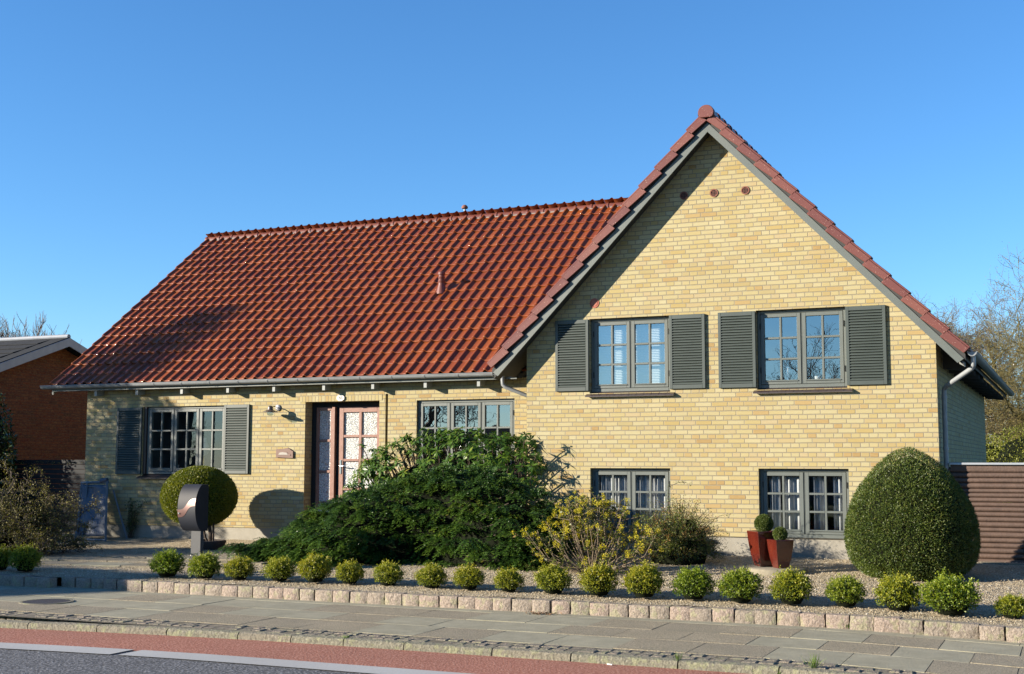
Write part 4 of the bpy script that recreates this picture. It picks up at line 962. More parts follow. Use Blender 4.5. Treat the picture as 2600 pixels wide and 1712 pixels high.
for i in range(len(tipP)):
    o_ = unit(out[i]+np.array([0, 0, .15])); side = unit(np.cross(o_, [0, 0, 1])); upv = np.cross(side, o_)
    sz = rng.uniform(.17, .27); base_r = rng.normal(.34, .12); root = tipP[i]-o_*sz*1.25
    for s_ in range(18):
        ph = rng.uniform(-1.1, 1.1); el = rng.normal(.12, .16); dd = unit(o_*math.cos(ph)+side*math.sin(ph)+upv*el); ns_ = 14
        t = np.linspace(.15, 1, ns_); L = sz*rng.uniform(1.0, 1.7)*(1-.25*abs(ph)/1.25)
        P_ = root+dd*(t*L)[:, None]; P_[:, 2] -= (.42*t**2.4)*L
        P_ += rng.normal(0, .004, P_.shape); tan = dd*1.0+np.array([0, 0, -1.])[None]*(.5*t**1.2)[:, None]; sd2 = unit(np.cross(dd, [0, 0, 1]))
        for sg_ in (-1, 0, 1):
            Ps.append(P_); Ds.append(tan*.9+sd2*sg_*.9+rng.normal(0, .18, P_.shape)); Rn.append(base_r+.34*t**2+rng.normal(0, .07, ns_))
Ps, Ds, Rn = np.concatenate(Ps), np.concatenate(Ds), np.concatenate(Rn)
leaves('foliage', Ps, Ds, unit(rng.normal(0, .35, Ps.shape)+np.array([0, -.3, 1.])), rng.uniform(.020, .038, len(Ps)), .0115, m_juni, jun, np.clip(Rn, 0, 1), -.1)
for i in range(0, len(tipP), 8):
    p = tipP[i]; b0 = (random.uniform(-1.8, -.6), -1.2, -.05); brn.tube([b0, tuple((np.array(b0)+p)/2+np.array([0, 0, .06])), tuple(p-out[i]*.1)], [.022, .012, .004], 5)
brn.build('branches', m_bark, jun)
gx_, gy_ = np.meshgrid(np.linspace(-3.8, 1.05, 40), np.linspace(-2.35, -.35, 24)); hz = np.maximum(jh(gx_*1.08+.1, -1.35+(gy_+1.35)*1.45)*.80-.10+.05*np.sin(gx_*7)*np.sin(gy_*9), -.3)
V = np.stack([gx_, gy_, hz], -1).reshape(-1, 3); F = np.array([(j*40+i, j*40+i+1, (j+1)*40+i+1, (j+1)*40+i) for j in range(23) for i in range(39)])
np_mesh('shade_hull', V, F, m_hull, jun, smooth=True)

# ------------------------------------------------------------------ rhododendron
rh = empty('rhododendron', (-1.4, -.05, -.07), 'tall rhododendron with long leaves behind the juniper', 'shrub')
cx_, n = -1.35, 640
rx = [-3.15, -2.75, -2.3, -1.8, -1.2, -.7, -.25, .1, .35]; rz = [.95, 1.42, 1.66, 1.74, 1.80, 1.78, 1.68, 1.70, 1.2]
X = rng.uniform(-3.0, .36, n); Y = rng.uniform(-.62, .55, n); top_ = np.interp(X, rx, rz); sh = np.sqrt(np.clip(1-((Y-.0)/.72)**2, .05, 1))
Z = np.where(rng.random(n) < .6, top_*sh, top_*sh*rng.uniform(.45, .98, n))+rng.normal(0, .05, n)
Y = np.where(Z < top_*sh*.85, -rng.uniform(.3, .62, n), Y)
extra = np.array([(.22, -.35, 1.66), (.30, -.30, 1.45), (.36, -.3, 1.22), (.12, -.3, 1.55), (.30, -.35, 1.05), (.40, -.25, .95), (-2.75, -.35, 1.62), (.15, -.4, 1.75)])
X, Y, Z = np.concatenate([X, extra[:, 0]]), np.concatenate([Y, extra[:, 1]]), np.concatenate([Z, extra[:, 2]])
Ps, Ds, Ns, Rn = [], [], [], []; stm = MB()
for i in range(len(X)):
    c = np.array([X[i], Y[i], Z[i]]); ax = unit(np.array([(X[i]+1.35)*.5, Y[i]-.3, .9])+rng.normal(0, .2, 3)); m_ = rng.integers(9, 14)
    a1 = unit(np.cross(ax, [1, .2, 0])); a2 = np.cross(ax, a1); br_ = rng.normal(.42, .13)
    ph = np.arange(m_)*2.4+rng.random()*6; el = rng.uniform(-.75, .55, m_)
    Dd = a1*np.cos(ph)[:, None]+a2*np.sin(ph)[:, None]+ax*el[:, None]; Dd[:, 2] -= .35
    Ps.append(np.repeat(c[None], m_, 0)+rng.normal(0, .008, (m_, 3))-ax*rng.uniform(0, .03, m_)[:, None]); Ds.append(Dd); Ns.append(np.repeat(ax[None], m_, 0)+rng.normal(0, .15, (m_, 3))); Rn.append(br_+rng.normal(0, .12, m_))
    if i % 2 == 0 or i >= n: stm.tube([tuple(c), tuple(c-ax*.14+np.array([0, 0, -.06])), tuple(c-ax*.30+np.array([0, .05, -.25]))], [.005, .007, .010], 5)
Ps, Ds, Ns, Rn = map(np.concatenate, (Ps, Ds, Ns, Rn))
leaves('foliage', Ps, Ds, Ns, rng.uniform(.085, .135, len(Ps)), rng.uniform(.028, .040, len(Ps)), m_rhod, rh, np.clip(Rn, 0, 1), .06)
for k_ in range(16): 
    a = k_*.4; stm.tube([(-1.3+.1*math.cos(a), .1, -.07), (-1.3+1.0*math.cos(a), .0+.2*math.sin(a*2), .7), (-1.3+1.5*math.cos(a), -.1, 1.25)], [.025, .016, .008], 6)
stm.build('branches', m_bark, rh)
hr = lambda d: 1/np.sqrt((d[:, 0]/1.45)**2+(d[:, 1]/.42)**2+(d[:, 2]/.75)**2)
hull('shade_hull', hr, m_hull, rh, (-1.35, .12, .72), .86, 4, .12)

# ------------------------------------------------------------------ mahonia in flower
mh = empty('mahonia', (1.92, -2.35, -.12), 'loose shrub with pale stems and yellow flower clusters', 'shrub')
stm = MB(); tips = []
for i in range(95):
    a = rng.uniform(0, 2*PI); sp = rng.uniform(.15, 1.08); ex = math.cos(a)*sp*.88; ey = math.sin(a)*sp*.45; hh = (1.04-.42*sp**2)*rng.uniform(.25, 1.05)
    b0 = np.array([1.92+ex*.12, -2.35+ey*.12, -.12]); e = np.array([1.92+ex, -2.35+ey, -.12+hh]); mid = b0*.45+e*.55+np.array([ex*.10, 0, -.06])+rng.normal(0, .03, 3)
    stm.tube([tuple(b0), tuple(b0*.7+mid*.3+rng.normal(0, .01, 3)), tuple(mid), tuple(e)], [.010, .008, .006, .004], 5); tips.append((e, unit(e-mid)))
    for k_ in range(2):
        t = rng.uniform(.45, .85); p = mid*(1-t)+e*t; q = p+np.array([rng.normal(0, .12), rng.normal(0, .08), rng.uniform(.03, .16)]); stm.tube([tuple(p), tuple(q)], [.005, .003], 4); tips.append((q, unit(q-p)))
stm.build('stems', m_stem, mh)
Ps, Ds, Rn = [], [], []; Lp, Ld, Ln, Lr = [], [], [], []
for e, d_ in tips:
    if rng.random() < .66:
        for c_ in range(rng.integers(1, 4)):
            cc = e+rng.normal(0, .022, 3); n_ = 34; dd = rdir(n_); Ps.append(cc+dd*rng.uniform(.008, .026, n_)[:, None]); Ds.append(dd); Rn.append(np.clip(rng.normal(.5, .25, n_), 0, 1))
    m_ = rng.integers(9, 18); ph = rng.random(m_)*2*PI; dd = np.stack([np.cos(ph), np.sin(ph), rng.uniform(-.5, .5, m_)], 1)
    Lp.append(e-d_*rng.uniform(.0, .16, m_)[:, None]+rng.normal(0, .012, (m_, 3))); Ld.append(dd); Ln.append(np.tile([0, -.4, 1.], (m_, 1))+rng.normal(0, .5, (m_, 3))); Lr.append(rng.random(m_)*rng.uniform(.5, 1))
# low leafy skirt
n_ = 420; a = rng.random(n_)*2*PI; r0 = rng.uniform(.2, .85, n_)
Lp.append(np.stack([1.8+np.cos(a)*r0, -2.4+np.sin(a)*r0*.55, -.1+rng.uniform(.02, .30, n_)*(1.2-r0)], 1)); Ld.append(np.stack([np.cos(a), np.sin(a), rng.normal(0, .5, n_)], 1)); Ln.append(rng.normal(0, .5, (n_, 3))+[0, 0, 1.]); Lr.append(rng.random(n_)*.75)
Ps, Ds, Rn = map(np.concatenate, (Ps, Ds, Rn)); leaves('flowers', Ps, Ds, rdir(len(Ps)), rng.uniform(.010, .018, len(Ps)), .010, m_mflow, mh, Rn)
Lp, Ld, Ln, Lr = map(np.concatenate, (Lp, Ld, Ln, Lr)); leaves('foliage', Lp, Ld, unit(Ln), rng.uniform(.030, .060, len(Lp)), rng.uniform(.018, .030, len(Lp)), m_mleaf, mh, np.clip(Lr, 0, 1))

# ------------------------------------------------------------------ barberry
bb = empty('barberry', (2.68, -1.0, -.04), 'bushy barberry with small olive and reddish leaves right of the yellow shrub', 'shrub')
stm = MB(); Ps, Ds, Rn = [], [], []
def arch(b0, e, sag, k=26, r=.006, col=.45, spread=.02):
    b0, e = np.array(b0, float), np.array(e, float); t = np.linspace(0, 1, 6); pth = b0+(e-b0)*t[:, None]; pth[:, 2] += sag*np.sin(PI*t); stm.tube([tuple(p) for p in pth], [r*(1-.75*q) for q in t], 4)
    tt = rng.uniform(.25, 1.0, k); pp = b0+(e-b0)*tt[:, None]; pp[:, 2] += sag*np.sin(PI*tt); Ps.append(pp+rng.normal(0, spread, (k, 3))); Ds.append(rng.normal(0, 1, (k, 3))+[0, 0, .3]); Rn.append(np.clip(rng.normal(col, .2, k), 0, 1))
for i in range(430):
    d_ = rdir(1)[0]; d_[2] = abs(d_[2]); rr = rng.uniform(.75, 1.04)
    e = np.array([2.68+d_[0]*.72*rr, -1.0+d_[1]*.54*rr, -.02+d_[2]*.86*rr*rng.uniform(.85, 1.1)]); arch((2.68+d_[0]*.1, -1+d_[1]*.1, -.05), e, .10+.05*rng.random(), 60, .005, .42+.35*(rng.random() < .3), .028)
arch((2.55, -1.05, .55), (2.58, -1.05, 1.0), .0, 50, .006, .4, .014); arch((2.58, -1.05, .98), (2.90, -1.05, 1.02), .05, 40, .004, .45, .010)
arch((3.1, -1.0, .45), (3.45, -1.05, .62), .06, 40, .004, .6, .014); arch((3.1, -1.0, .3), (3.42, -1.05, .36), .08, 40, .004, .6, .014)
stm.build('branches', m_bark, bb)
Ps, Ds, Rn = map(np.concatenate, (Ps, Ds, Rn)); leaves('foliage', Ps, Ds, rdir(len(Ps)), rng.uniform(.014, .028, len(Ps)), .011, m_barb, bb, Rn)
hb_ = lambda d: 1/np.sqrt((d[:, 0]/.5)**2+(d[:, 1]/.38)**2+(d[:, 2]/.55)**2)
hull('shade_hull', hb_, m_hull, bb, (2.68, -.98, .12), .80, 4, .1)

# ------------------------------------------------------------------ pots on the round stone
mb = MB(); mb.lathe(4.16, -1.55, [(.001, -.12), (.385, -.12), (.395, -.06), (.39, -.028), (.375, -.018), (.001, -.018)], 48)
m_disc = simple('sandstone_disc', (.26, .23, .165), (.20, .175, .125), .9, 12, bmp=.4, bscale=50)
tag(mb.build('round_stone', m_disc, smooth=True), 'flat round paving stone carrying the two red pots', 'paving stone')
m_pot = simple('red_glaze', (.11, .018, .009), (.075, .011, .007), .18, 4, coat=.6)
def pot(cx, cy, rot, wt, wb_, h, z0, lab, br_, lab2):
    t = empty('plant_pot', (cx, cy, z0), lab, 'plant pot', 'red glazed pots on the round stone'); c, s_ = math.cos(rot), math.sin(rot)
    def sq(wd, z): return [(cx+(x*c-y*s_)*wd/2, cy+(x*s_+y*c)*wd/2, z) for x, y in ((-1,-1),(1,-1),(1,1),(-1,1))]
    zs = [(0, wb_*.93), (.02, wb_), (.35*h, wb_+(wt-wb_)*.50), (.7*h, wb_+(wt-wb_)*.84), (.93*h, wt*.985), (.94*h, wt*1.0), (h, wt*1.0), (h, wt*.88), (.9*h, wt*.86)]
    mb = MB(); vs = [p for z, wd in zs for p in sq(wd, z0+z)]; fs = [(a*4+k, a*4+(k+1) % 4, (a+1)*4+(k+1) % 4, (a+1)*4+k) for a in range(len(zs)-1) for k in range(4)]+[(3,2,1,0)]
    mb.add(vs, fs); o = mb.build('pot_body', m_pot, t, bevel=.006)
    so_ = MB(); so_.add(sq(wt*.87, z0+h*.92), [(0,1,2,3)]); so_.build('soil', m_earth, t)
    # little clipped ball
    b_ = empty('box_topiary', (cx, cy, z0+h*.92), lab2, 'shrub', 'clipped balls in the red pots')
    rr = lambda d: np.full(len(d), br_); P, d = blob(int(9000*(br_/.12)**2), rr, 4, .03, .15)
    m_pt = m_yew; cc = np.array([cx, cy, z0+h+br_*.78])
    leaves('foliage', P+cc, unit(d*.7+rdir(len(P))), rdir(len(P)), rng.uniform(.010, .018, len(P)), .008, m_pt, b_, np.clip(rng.normal(.5, .2, len(P)), 0, 1)); hull('shade_hull', rr, m_hull, b_, tuple(cc), .86, 4, .03)
pot(3.985, -1.47, math.radians(38), .335, .20, .455, -.018, 'larger red glazed square pot, at the back left of the round stone', .118, 'larger clipped ball growing in the larger red pot')
pot(4.235, -1.66, math.radians(40), .255, .155, .36, -.018, 'smaller red glazed square pot, at the front right of the round stone', .088, 'smaller clipped ball growing in the smaller red pot')

# ------------------------------------------------------------------ letterbox stand
lb = empty('letterbox', (-3.60, -3.75, gz(-3.6, -3.75)), 'dark curved metal letterbox on a grey post among the box balls', 'letterbox')
m_lb = simple('anthracite_metal', (.012, .015, .024), (.009, .011, .018), .6, 5, spec=.25)
m_lbs = simple('bronze_strip', (.16, .085, .075), (.13, .07, .06), .4, 8, metal=.4)
m_post = simple('brushed_steel', (.06, .062, .066), (.05, .052, .055), .65, 14, spec=.3)
lrot = math.radians(-6)   # the box faces the street, turned a little
lbx, lby = -3.33, -3.75
def LB(x, y, z): return (lbx+x*math.cos(lrot)-y*math.sin(lrot), lby+x*math.sin(lrot)+y*math.cos(lrot), z)
zc, hb2 = .70, .315; Wb = .160
def fy_(t): return -.185*math.sqrt(max(0, 1-t*t*.90))      # bow of the front in side view, t in -1..1
K = 22; mb = MB()
ts = np.linspace(-1, 1, K+1); vs = []
for t in ts: vs += [LB(-Wb, fy_(t), zc+hb2*t), LB(Wb, fy_(t), zc+hb2*t)]
mb.add(vs, [(2*i, 2*i+1, 2*i+3, 2*i+2) for i in range(K)])
bk = [LB(-Wb, .07, zc-hb2), LB(Wb, .07, zc-hb2), LB(Wb, .07, zc+hb2), LB(-Wb, .07, zc+hb2)]; mb.add(bk, [(3,2,1,0)])
mb.quad(LB(-Wb, fy_(1), zc+hb2), LB(Wb, fy_(1), zc+hb2), LB(Wb, .07, zc+hb2), LB(-Wb, .07, zc+hb2)); mb.quad(LB(-Wb, .07, zc-hb2), LB(Wb, .07, zc-hb2), LB(Wb, fy_(-1), zc-hb2), LB(-Wb, fy_(-1), zc-hb2))
for sx in (-Wb, Wb):
    ring = [LB(sx, fy_(t), zc+hb2*t) for t in ts]+[LB(sx, .07, zc+hb2), LB(sx, .07, zc-hb2)]
    mb.add(ring, [tuple(range(len(ring)))])
mb.build('box_body', m_lb, lb, smooth=True)
mb = MB()       # wavy band across the front
KX = 28; vs = []
def band(u):    # z of the band centre: low on the left, high on the right
    return zc-.075+.16*(1/(1+math.exp(-(u-.05)*5.0)))-.005
for i in range(KX+1):
    u = -1+2*i/KX; zb = band(u); hw = .052
    for zz in (zb-hw, zb-hw/3, zb+hw/3, zb+hw):
        t = (zz-zc)/hb2; vs.append(LB(u*Wb*.999, fy_(t)-.004, zz))
mb.add(vs, [(i*4+k, (i+1)*4+k, (i+1)*4+k+1, i*4+k+1) for i in range(KX) for k in range(3)]); mb.build('wave_band', m_lbs, lb, smooth=True)
mb = MB(); p = LB(-Wb*.80, fy_(-.25)-.010, zc-.075); mb.tube([p, (p[0], p[1]-.008, p[2])], .011, 12); mb.build('lock', m_chrome, lb)
mb = MB()
x0, x1 = -.02, .155
mb.hexa([LB(x0, -.06, -.25), LB(x1, -.06, -.25), LB(x1, .0, -.25), LB(x0, .0, -.25), LB(x0, -.06, zc-hb2), LB(x1, -.06, zc-hb2), LB(x1, .0, zc-hb2), LB(x0, .0, zc-hb2)]); mb.build('post', m_post, lb, bevel=.003)
n_ = 260; a = rng.random(n_)*2*PI; P = np.stack([-3.12+rng.normal(0, .05, n_), -4.02+rng.normal(0, .05, n_), -.2+rng.random(n_)*.30], 1)
low = empty('low_plant', (-3.12, -4.02, -.2), 'thin dark leafy plant at the foot of the letterbox post', 'plant'); leaves('foliage', P, rng.normal(0, 1, (n_, 3))+[0, 0, .6], rdir(n_), .03, .012, m_laurel, low)

# ------------------------------------------------------------------ twisted hazel at the left
hz_ = empty('twisted_hazel', (-8.2, -2.2, -.14), 'tangled brown twisted hazel bush at the left edge of the garden', 'shrub')
stm = MB(); Ps, Ds, Rn = [], [], []
def twisty(b0, d0, L, r, depth):
    p = np.array(b0, float); d_ = unit(np.array(d0, float)); pts = [tuple(p)]; k = 9; ds = []
    for i in range(k):
        d_ = unit(d_+rng.normal(0, .42, 3)+np.array([0, 0, .03])); p = p+d_*L/k; pts.append(tuple(p)); ds.append(d_)
    stm.tube(pts, [r*(1-.08*i) for i in range(k+1)], 4, caps=False)
    if depth <= 1:
        kk = 60; ii = rng.integers(1, k+1, kk); Ps.append(np.array([pts[i] for i in ii])+rng.normal(0, .03, (kk, 3))); Ds.append(rng.normal(0, 1, (kk, 3))); Rn.append(np.clip(rng.normal(.5, .25, kk), 0, 1))
    if depth > 0:
        for i in range(3 if depth > 1 else 2):
            j = rng.integers(3, k); twisty(pts[j], ds[j-1]+rng.normal(0, .7, 3), L*.62, r*.6, depth-1)
for i in range(64):
    a = rng.uniform(0, 2*PI); twisty((-8.2+.35*math.cos(a), -2.2+.25*math.sin(a), -.14), (math.cos(a)*1.0, math.sin(a)*.8, rng.uniform(.15, 1.1)), rng.uniform(.85, 1.25), .013, 2)
twisty((-8.0, -2.3, .6), (1.0, 0, .9), 1.2, .012, 0); twisty((-7.4, -2.2, .35), (1, 0, .55), 1.3, .010, 0); twisty((-8.2, -2.3, .8), (-.1, 0, 1), 1.2, .02, 1); twisty((-7.2, -2.3, -.05), (1, -.1, .02), 1.3, .010, 1); twisty((-7.4, -2.5, -.08), (1, -.2, .0), 1.1, .009, 1)
stm.build('branches', m_bark, hz_)
Ps, Ds, Rn = map(np.concatenate, (Ps, Ds, Rn)); k = Ps[:, 2] > -.1; leaves('foliage', Ps[k], Ds[k], rdir(k.sum()), rng.uniform(.016, .034, k.sum()), .016, m_hazel, hz_, Rn[k])
hh_ = lambda d: 1/np.sqrt((d[:, 0]/.95)**2+(d[:, 1]/.7)**2+(d[:, 2]/.7)**2)
hull('shade_hull', hh_, m_hull, hz_, (-8.4, -2.1, .32), .78, 5, .15)

# ------------------------------------------------------------------ blue grey frame leaning by the wall, climber
fr = empty('leaning_frame', (-9.05, .68, -.07), 'blue grey tarpaulin covered frame leaning on the left wall', 'frame')
m_frm = simple('bluegrey_wood', (.12, .16, .20), (.09, .12, .155), .6, 10); m_tarp = simple('tarpaulin', (.06, .085, .13), (.045, .065, .10), .55, 3, bmp=.6, bscale=5)
mb = MB(); mb.tube([(-9.21, .38, -.14), (-9.32, .62, .93)], .030, 4); mb.tube([(-9.06, .38, -.14), (-9.18, .60, .93)], .016, 4); mb.tube([(-8.51, .38, -.14), (-8.71, .60, .95)], .026, 4); mb.tube([(-9.34, .62, .93), (-8.69, .62, .95)], .026, 4); mb.tube([(-9.21, .38, -.10), (-8.51, .38, -.10)], .022, 4); mb.tube([(-8.68, .74, .80), (-8.33, .76, -.12)], .020, 4)
mb.tube([(-9.30, .60, .86), (-8.70, .60, .87)], .012, 4)
mb.build('frame_bars', m_frm, fr); n_ = 14; V = []; 
for j in range(n_+1):
    for i in range(n_+1):
        u, v = i/n_, j/n_; V.append((-9.20-.11*v+(.69-.08*v)*u, .40+.21*v+.02*math.sin(u*9+v*5)+.012*math.sin(v*17), -.03+.93*v))
np_mesh('tarpaulin', V, [(j*(n_+1)+i, j*(n_+1)+i+1, (j+1)*(n_+1)+i+1, (j+1)*(n_+1)+i) for j in range(n_) for i in range(n_)], m_tarp, fr, smooth=True).modifiers.new('thick', 'SOLIDIFY').thickness = .004
mb = MB(); mb.tube([(-8.86, .62, .97), (-8.72, .62, 1.0)], [.05, .035], 8); mb.build('rolled_cord', m_tarp, fr, smooth=True)
cl = empty('climber', (-8.3, .8, -.07), 'small climbing plant at the foot of the left wall', 'plant'); stm = MB(); Ps, Ds, Rn = [], [], []
for i in range(26): arch((-8.3+rng.normal(0, .04), .8, -.07), (-8.3+rng.normal(0, .09), .82+rng.normal(0, .03), rng.uniform(.25, .68)), .0, 30, .006, .5, .03)
arch((-8.28, .8, .35), (-7.92, .80, .62), .02, 34, .006, .6, .02)
stm.build('stems', m_bark, cl); Ps, Ds, Rn = map(np.concatenate, (Ps, Ds, Rn)); leaves('foliage', Ps, Ds, rdir(len(Ps)), rng.uniform(.02, .04, len(Ps)), .02, m_ivy, cl, Rn)

# ------------------------------------------------------------------ fences
m_log = simple('stained_log', (.115, .070, .050), (.075, .046, .034), .7, 9, bmp=.5, bscale=35)
lf = empty('log_fence', (6.2, .27, -.05), 'brown fence of horizontal half round logs with a metal cap at the right', 'fence')
z = -.09; mb = MB()
while z < 1.24:
    r = random.uniform(.030, .040); mb.tube([(6.13+random.uniform(-.008, .008), .27, z+r), (8.0, .26+random.uniform(-.004, .004), z+r+random.uniform(-.004, .004)), (11.5, .27, z+r)], [r, r*.97, r*1.02], 12, random.random()); z += 2*r*.97
mb.build('logs', m_log, lf, smooth=True)
mb = MB(); mb.box(6.16, 11.5, .19, .35, 1.295, 1.325); mb.build('metal_cap', simple('cap_metal', (.45, .48, .51), (.38, .41, .44), .4, 8, metal=.3), lf, bevel=.004)
mb = MB(); mb.box(6.17, 11.5, .23, .32, 1.24, 1.294); mb.box(6.17, 6.25, .315, .39, -.1, 1.24); mb.box(8.9, 8.99, .315, .39, -.1, 1.24); mb.build('fence_post', m_log, lf)
sb = MB(); sb.box(6.3, 11.5, .0, .20, -.1, .008); tag(sb.build('stone_strip', m_disc), 'pale stone strip at the foot of the log fence', 'stone strip')
df = empty('slat_fence', (-11.5, 1.5, -.07), 'black horizontal slat fence left of the house with moss on top', 'fence')
mb = MB(); z = -.05
while z < 1.28: mb.box(-15.5, -9.53, 1.5, 1.525, z, z+.085); z += .095
mb.build('slats', m_black, df)
mb = MB(); [mb.box(x, x+.09, 1.53, 1.62, -.1, 1.30) for x in (-15.4, -13.5, -11.6, -9.66)]; mb.build('fence_post', m_black, df)
n_ = 1200; P = np.stack([rng.uniform(-15.4, -9.9, n_), rng.uniform(1.49, 1.54, n_), 1.285+rng.random(n_)**2*.05], 1); leaves('moss', P, rng.normal(0, 1, (n_, 3))+[0, 0, 1.], rdir(n_), .03, .012, m_hazel, df)

# ------------------------------------------------------------------ neighbour's house
nh = empty('neighbour_house', (-20, 4.8, -.3), 'red brick bungalow with low dark roof and pale gable boards behind the left fence', 'house')
NX, NA, NZ, TN = -14.0, 4.79, 4.22, .36
mb = MB(); y0, y1 = 0.6, 9.0
mb.add([(NX, y0, -.5), (NX, y1, -.5), (NX, y1, NZ-TN*(y1-NA)-.16), (NX, NA, NZ-.16), (NX, y0, NZ-TN*(NA-y0)-.16)], [(0,1,2,3,4)]); mb.quad((NX, y0, -.5), (-26, y0, -.5), (-26, y0, 2.6), (NX, y0, 2.6)); mb.quad((-26, y0, -.5), (-26, y1, -.5), (-26, y1, 2.6), (-26, y0, 2.6)); mb.quad((NX, y1, -.5), (-26, y1, -.5), (-26, y1, 2.6), (NX, y1, 2.6)); mb.build('wall', m_redbrick, nh)
m_felt = simple('dark_roofing', (.040, .043, .047), (.028, .030, .034), .95, 20, bmp=.4, bscale=20, spec=.15)
mb = MB(); ov = .35
for s in (-1, 1):
    e = NA+s*4.6; ze = NZ-TN*4.6
    mb.hexa([(-26.4, min(NA, e), (ze if s < 0 else NZ)-.10), (NX+ov, min(NA, e), (ze if s < 0 else NZ)-.10), (NX+ov, max(NA, e), (NZ if s < 0 else ze)-.10), (-26.4, max(NA, e), (NZ if s < 0 else ze)-.10),
             (-26.4, min(NA, e), (ze if s < 0 else NZ)), (NX+ov, min(NA, e), (ze if s < 0 else NZ)), (NX+ov, max(NA, e), (NZ if s < 0 else ze)), (-26.4, max(NA, e), (NZ if s < 0 else ze))])
nr = mb.build('roof', m_felt, nh)
mb = MB()
for k_ in range(26):
    for j in range(12): 
        yy = NA-.2-j*.37; zz = NZ-TN*(NA-yy); mb.hexa([(-26+k_*.46, yy-.37, zz-TN*.37+.012), (-25.55+k_*.46, yy-.37, zz-TN*.37+.012), (-25.55+k_*.46, yy, zz+.003), (-26+k_*.46, yy, zz+.003), (-26+k_*.46, yy-.37, zz-TN*.37+.026), (-25.55+k_*.46, yy-.37, zz-TN*.37+.026), (-25.55+k_*.46, yy, zz+.006), (-26+k_*.46, yy, zz+.006)])
mb.build('roof_tiles', m_felt, nr)
mb = MB(); mb.tube([(-26.4, NA, NZ+.01), (NX+ov, NA, NZ+.01)], .06, 8); mb.build('ridge_cap', simple('pale_ridge', (.25, .28, .33), None, .6), nr)
m_wb = simple('white_board', (.42, .43, .46), (.34, .35, .38), .6)
for s in (-1, 1):
    mb = MB(); e = NA+s*4.62; ze = NZ-TN*4.62; P = [(NA, NZ-.02), (e, ze-.02), (e, ze-.20), (NA, NZ-.215)]
    mb.add([(NX+ov+.003, p[0], p[1]) for p in P]+[(NX+ov+.03, p[0], p[1]) for p in P], [(0,1,2,3),(7,6,5,4),(0,4,5,1),(1,5,6,2),(2,6,7,3),(3,7,4,0)]); mb.build('bargeboard', m_wb, nh)

# ------------------------------------------------------------------ trees
def tree_arrays(seed, H, spread, depth, r0, levels=(3, 5), upb=.25, twig_len=.25, gn=.3, flat=.0, rmin=.006):
    rr = np.random.default_rng(seed); segs = []
    def grow(p, d, L, r, k):
        n = 4; q = p.copy(); pts = [p.copy()]
        for i in range(n):
            d = unit(d+rr.normal(0, gn*.5, 3)+np.array([0, 0, upb*.12])); q = q+d*L/n; pts.append(q.copy())
        r1 = r*.62
        for i in range(n): segs.append((pts[i], pts[i+1], r+(r1-r)*i/n, r+(r1-r)*(i+1)/n, k))
        if k <= 0: return
        nb = rr.integers(levels[0], levels[1]+1)
        for i in range(nb):
            t = rr.integers(1, n+1) if i else n; dd = unit(d+unit(rr.normal(0, 1, 3))*spread+np.array([0, 0, upb*.3])); dd[2] *= (1-flat)
            grow(pts[t], unit(dd), L*rr.uniform(.58, .82), max(r1*rr.uniform(.6, .85), rmin), k-1)
    grow(np.zeros(3), np.array([0, 0, 1.]), H*.30, r0, depth)
    return segs
def segs_mesh(segs, kmin, kmax, nside=3):
    S = [s for s in segs if kmin <= s[4] <= kmax]
    if not S: return None
    A = np.array([s[0] for s in S]); B = np.array([s[1] for s in S]); ra = np.array([s[2] for s in S]); rb = np.array([s[3] for s in S])
    D = unit(B-A); ref = np.where(np.abs(D[:, 2:3]) < .9, np.array([[0, 0, 1.]]), np.array([[1., 0, 0]])); X = unit(np.cross(D, ref)); Y = np.cross(D, X)
    V = []
    for (C_, r_) in ((A, ra), (B, rb)):
        for k in range(nside):
            a = 2*PI*k/nside; V.append(C_+(X*math.cos(a)+Y*math.sin(a))*r_[:, None])
    V = np.stack(V, 1).reshape(-1, 3); b = np.arange(len(S))*2*nside
    F = np.concatenate([np.stack([b+k, b+(k+1) % nside, b+nside+(k+1) % nside, b+nside+k], 1) for k in range(nside)]); return V, F
def bare_tree(loc, seed, H, label, group, spread=.75, depth=5, r0=.16, mt=None, mw=None, levels=(3, 4), upb=.3, src=None, rot=0, leafm=None, sc=1.0, ntw=2, name='bare_tree', gn=.3, rmin=.006):
    t = empty(name, loc, label, 'tree', group); t.rotation_euler = (0, 0, rot); t.scale = (sc, sc, sc)
    if src:
        for c_ in src.children: d_ = c_.copy(); COL.objects.link(d_); d_.parent = t
        return t
    sg = tree_arrays(seed, H, spread, depth, r0, levels, upb, gn=gn, rmin=rmin)
    zt = max(q[1][2] for q in sg); fz = H/zt; sg = [(q[0]*fz, q[1]*fz, q[2], q[3], q[4]) for q in sg]
    V, F = segs_mesh(sg, 2, 99, 6); o = np_mesh('trunk', V, F, mt or m_lichen, None, smooth=True); o.parent = t
    V, F = segs_mesh(sg, 0, 1, 3); o = np_mesh('crown', V, F, mw or m_twig, None); o.parent = t
    if leafm:
        tip = np.array([s[1] for s in sg if s[4] <= 1]); P = np.repeat(tip, ntw, 0)+rng.normal(0, .07, (len(tip)*ntw, 3))
        o = leaves('buds', P, rng.normal(0, 1, P.shape), rdir(len(P)), .036, .020, leafm, None); o.parent = t
    return t
m_bud = leaf_mat('bud', [(0, (.10, .085, .035)), (.5, (.21, .17, .05)), (1, (.32, .24, .07))], .7, .3)
GR = 'bare trees behind the right fence'
tA = bare_tree((6.9, 27, -.5), 3, 8.7, 'yellowish bare tree filling the sky gap right of the roof end', GR, .95, 6, .22, levels=(4, 5), upb=.25, leafm=m_bud, ntw=2, mw=m_lichen, gn=.42)
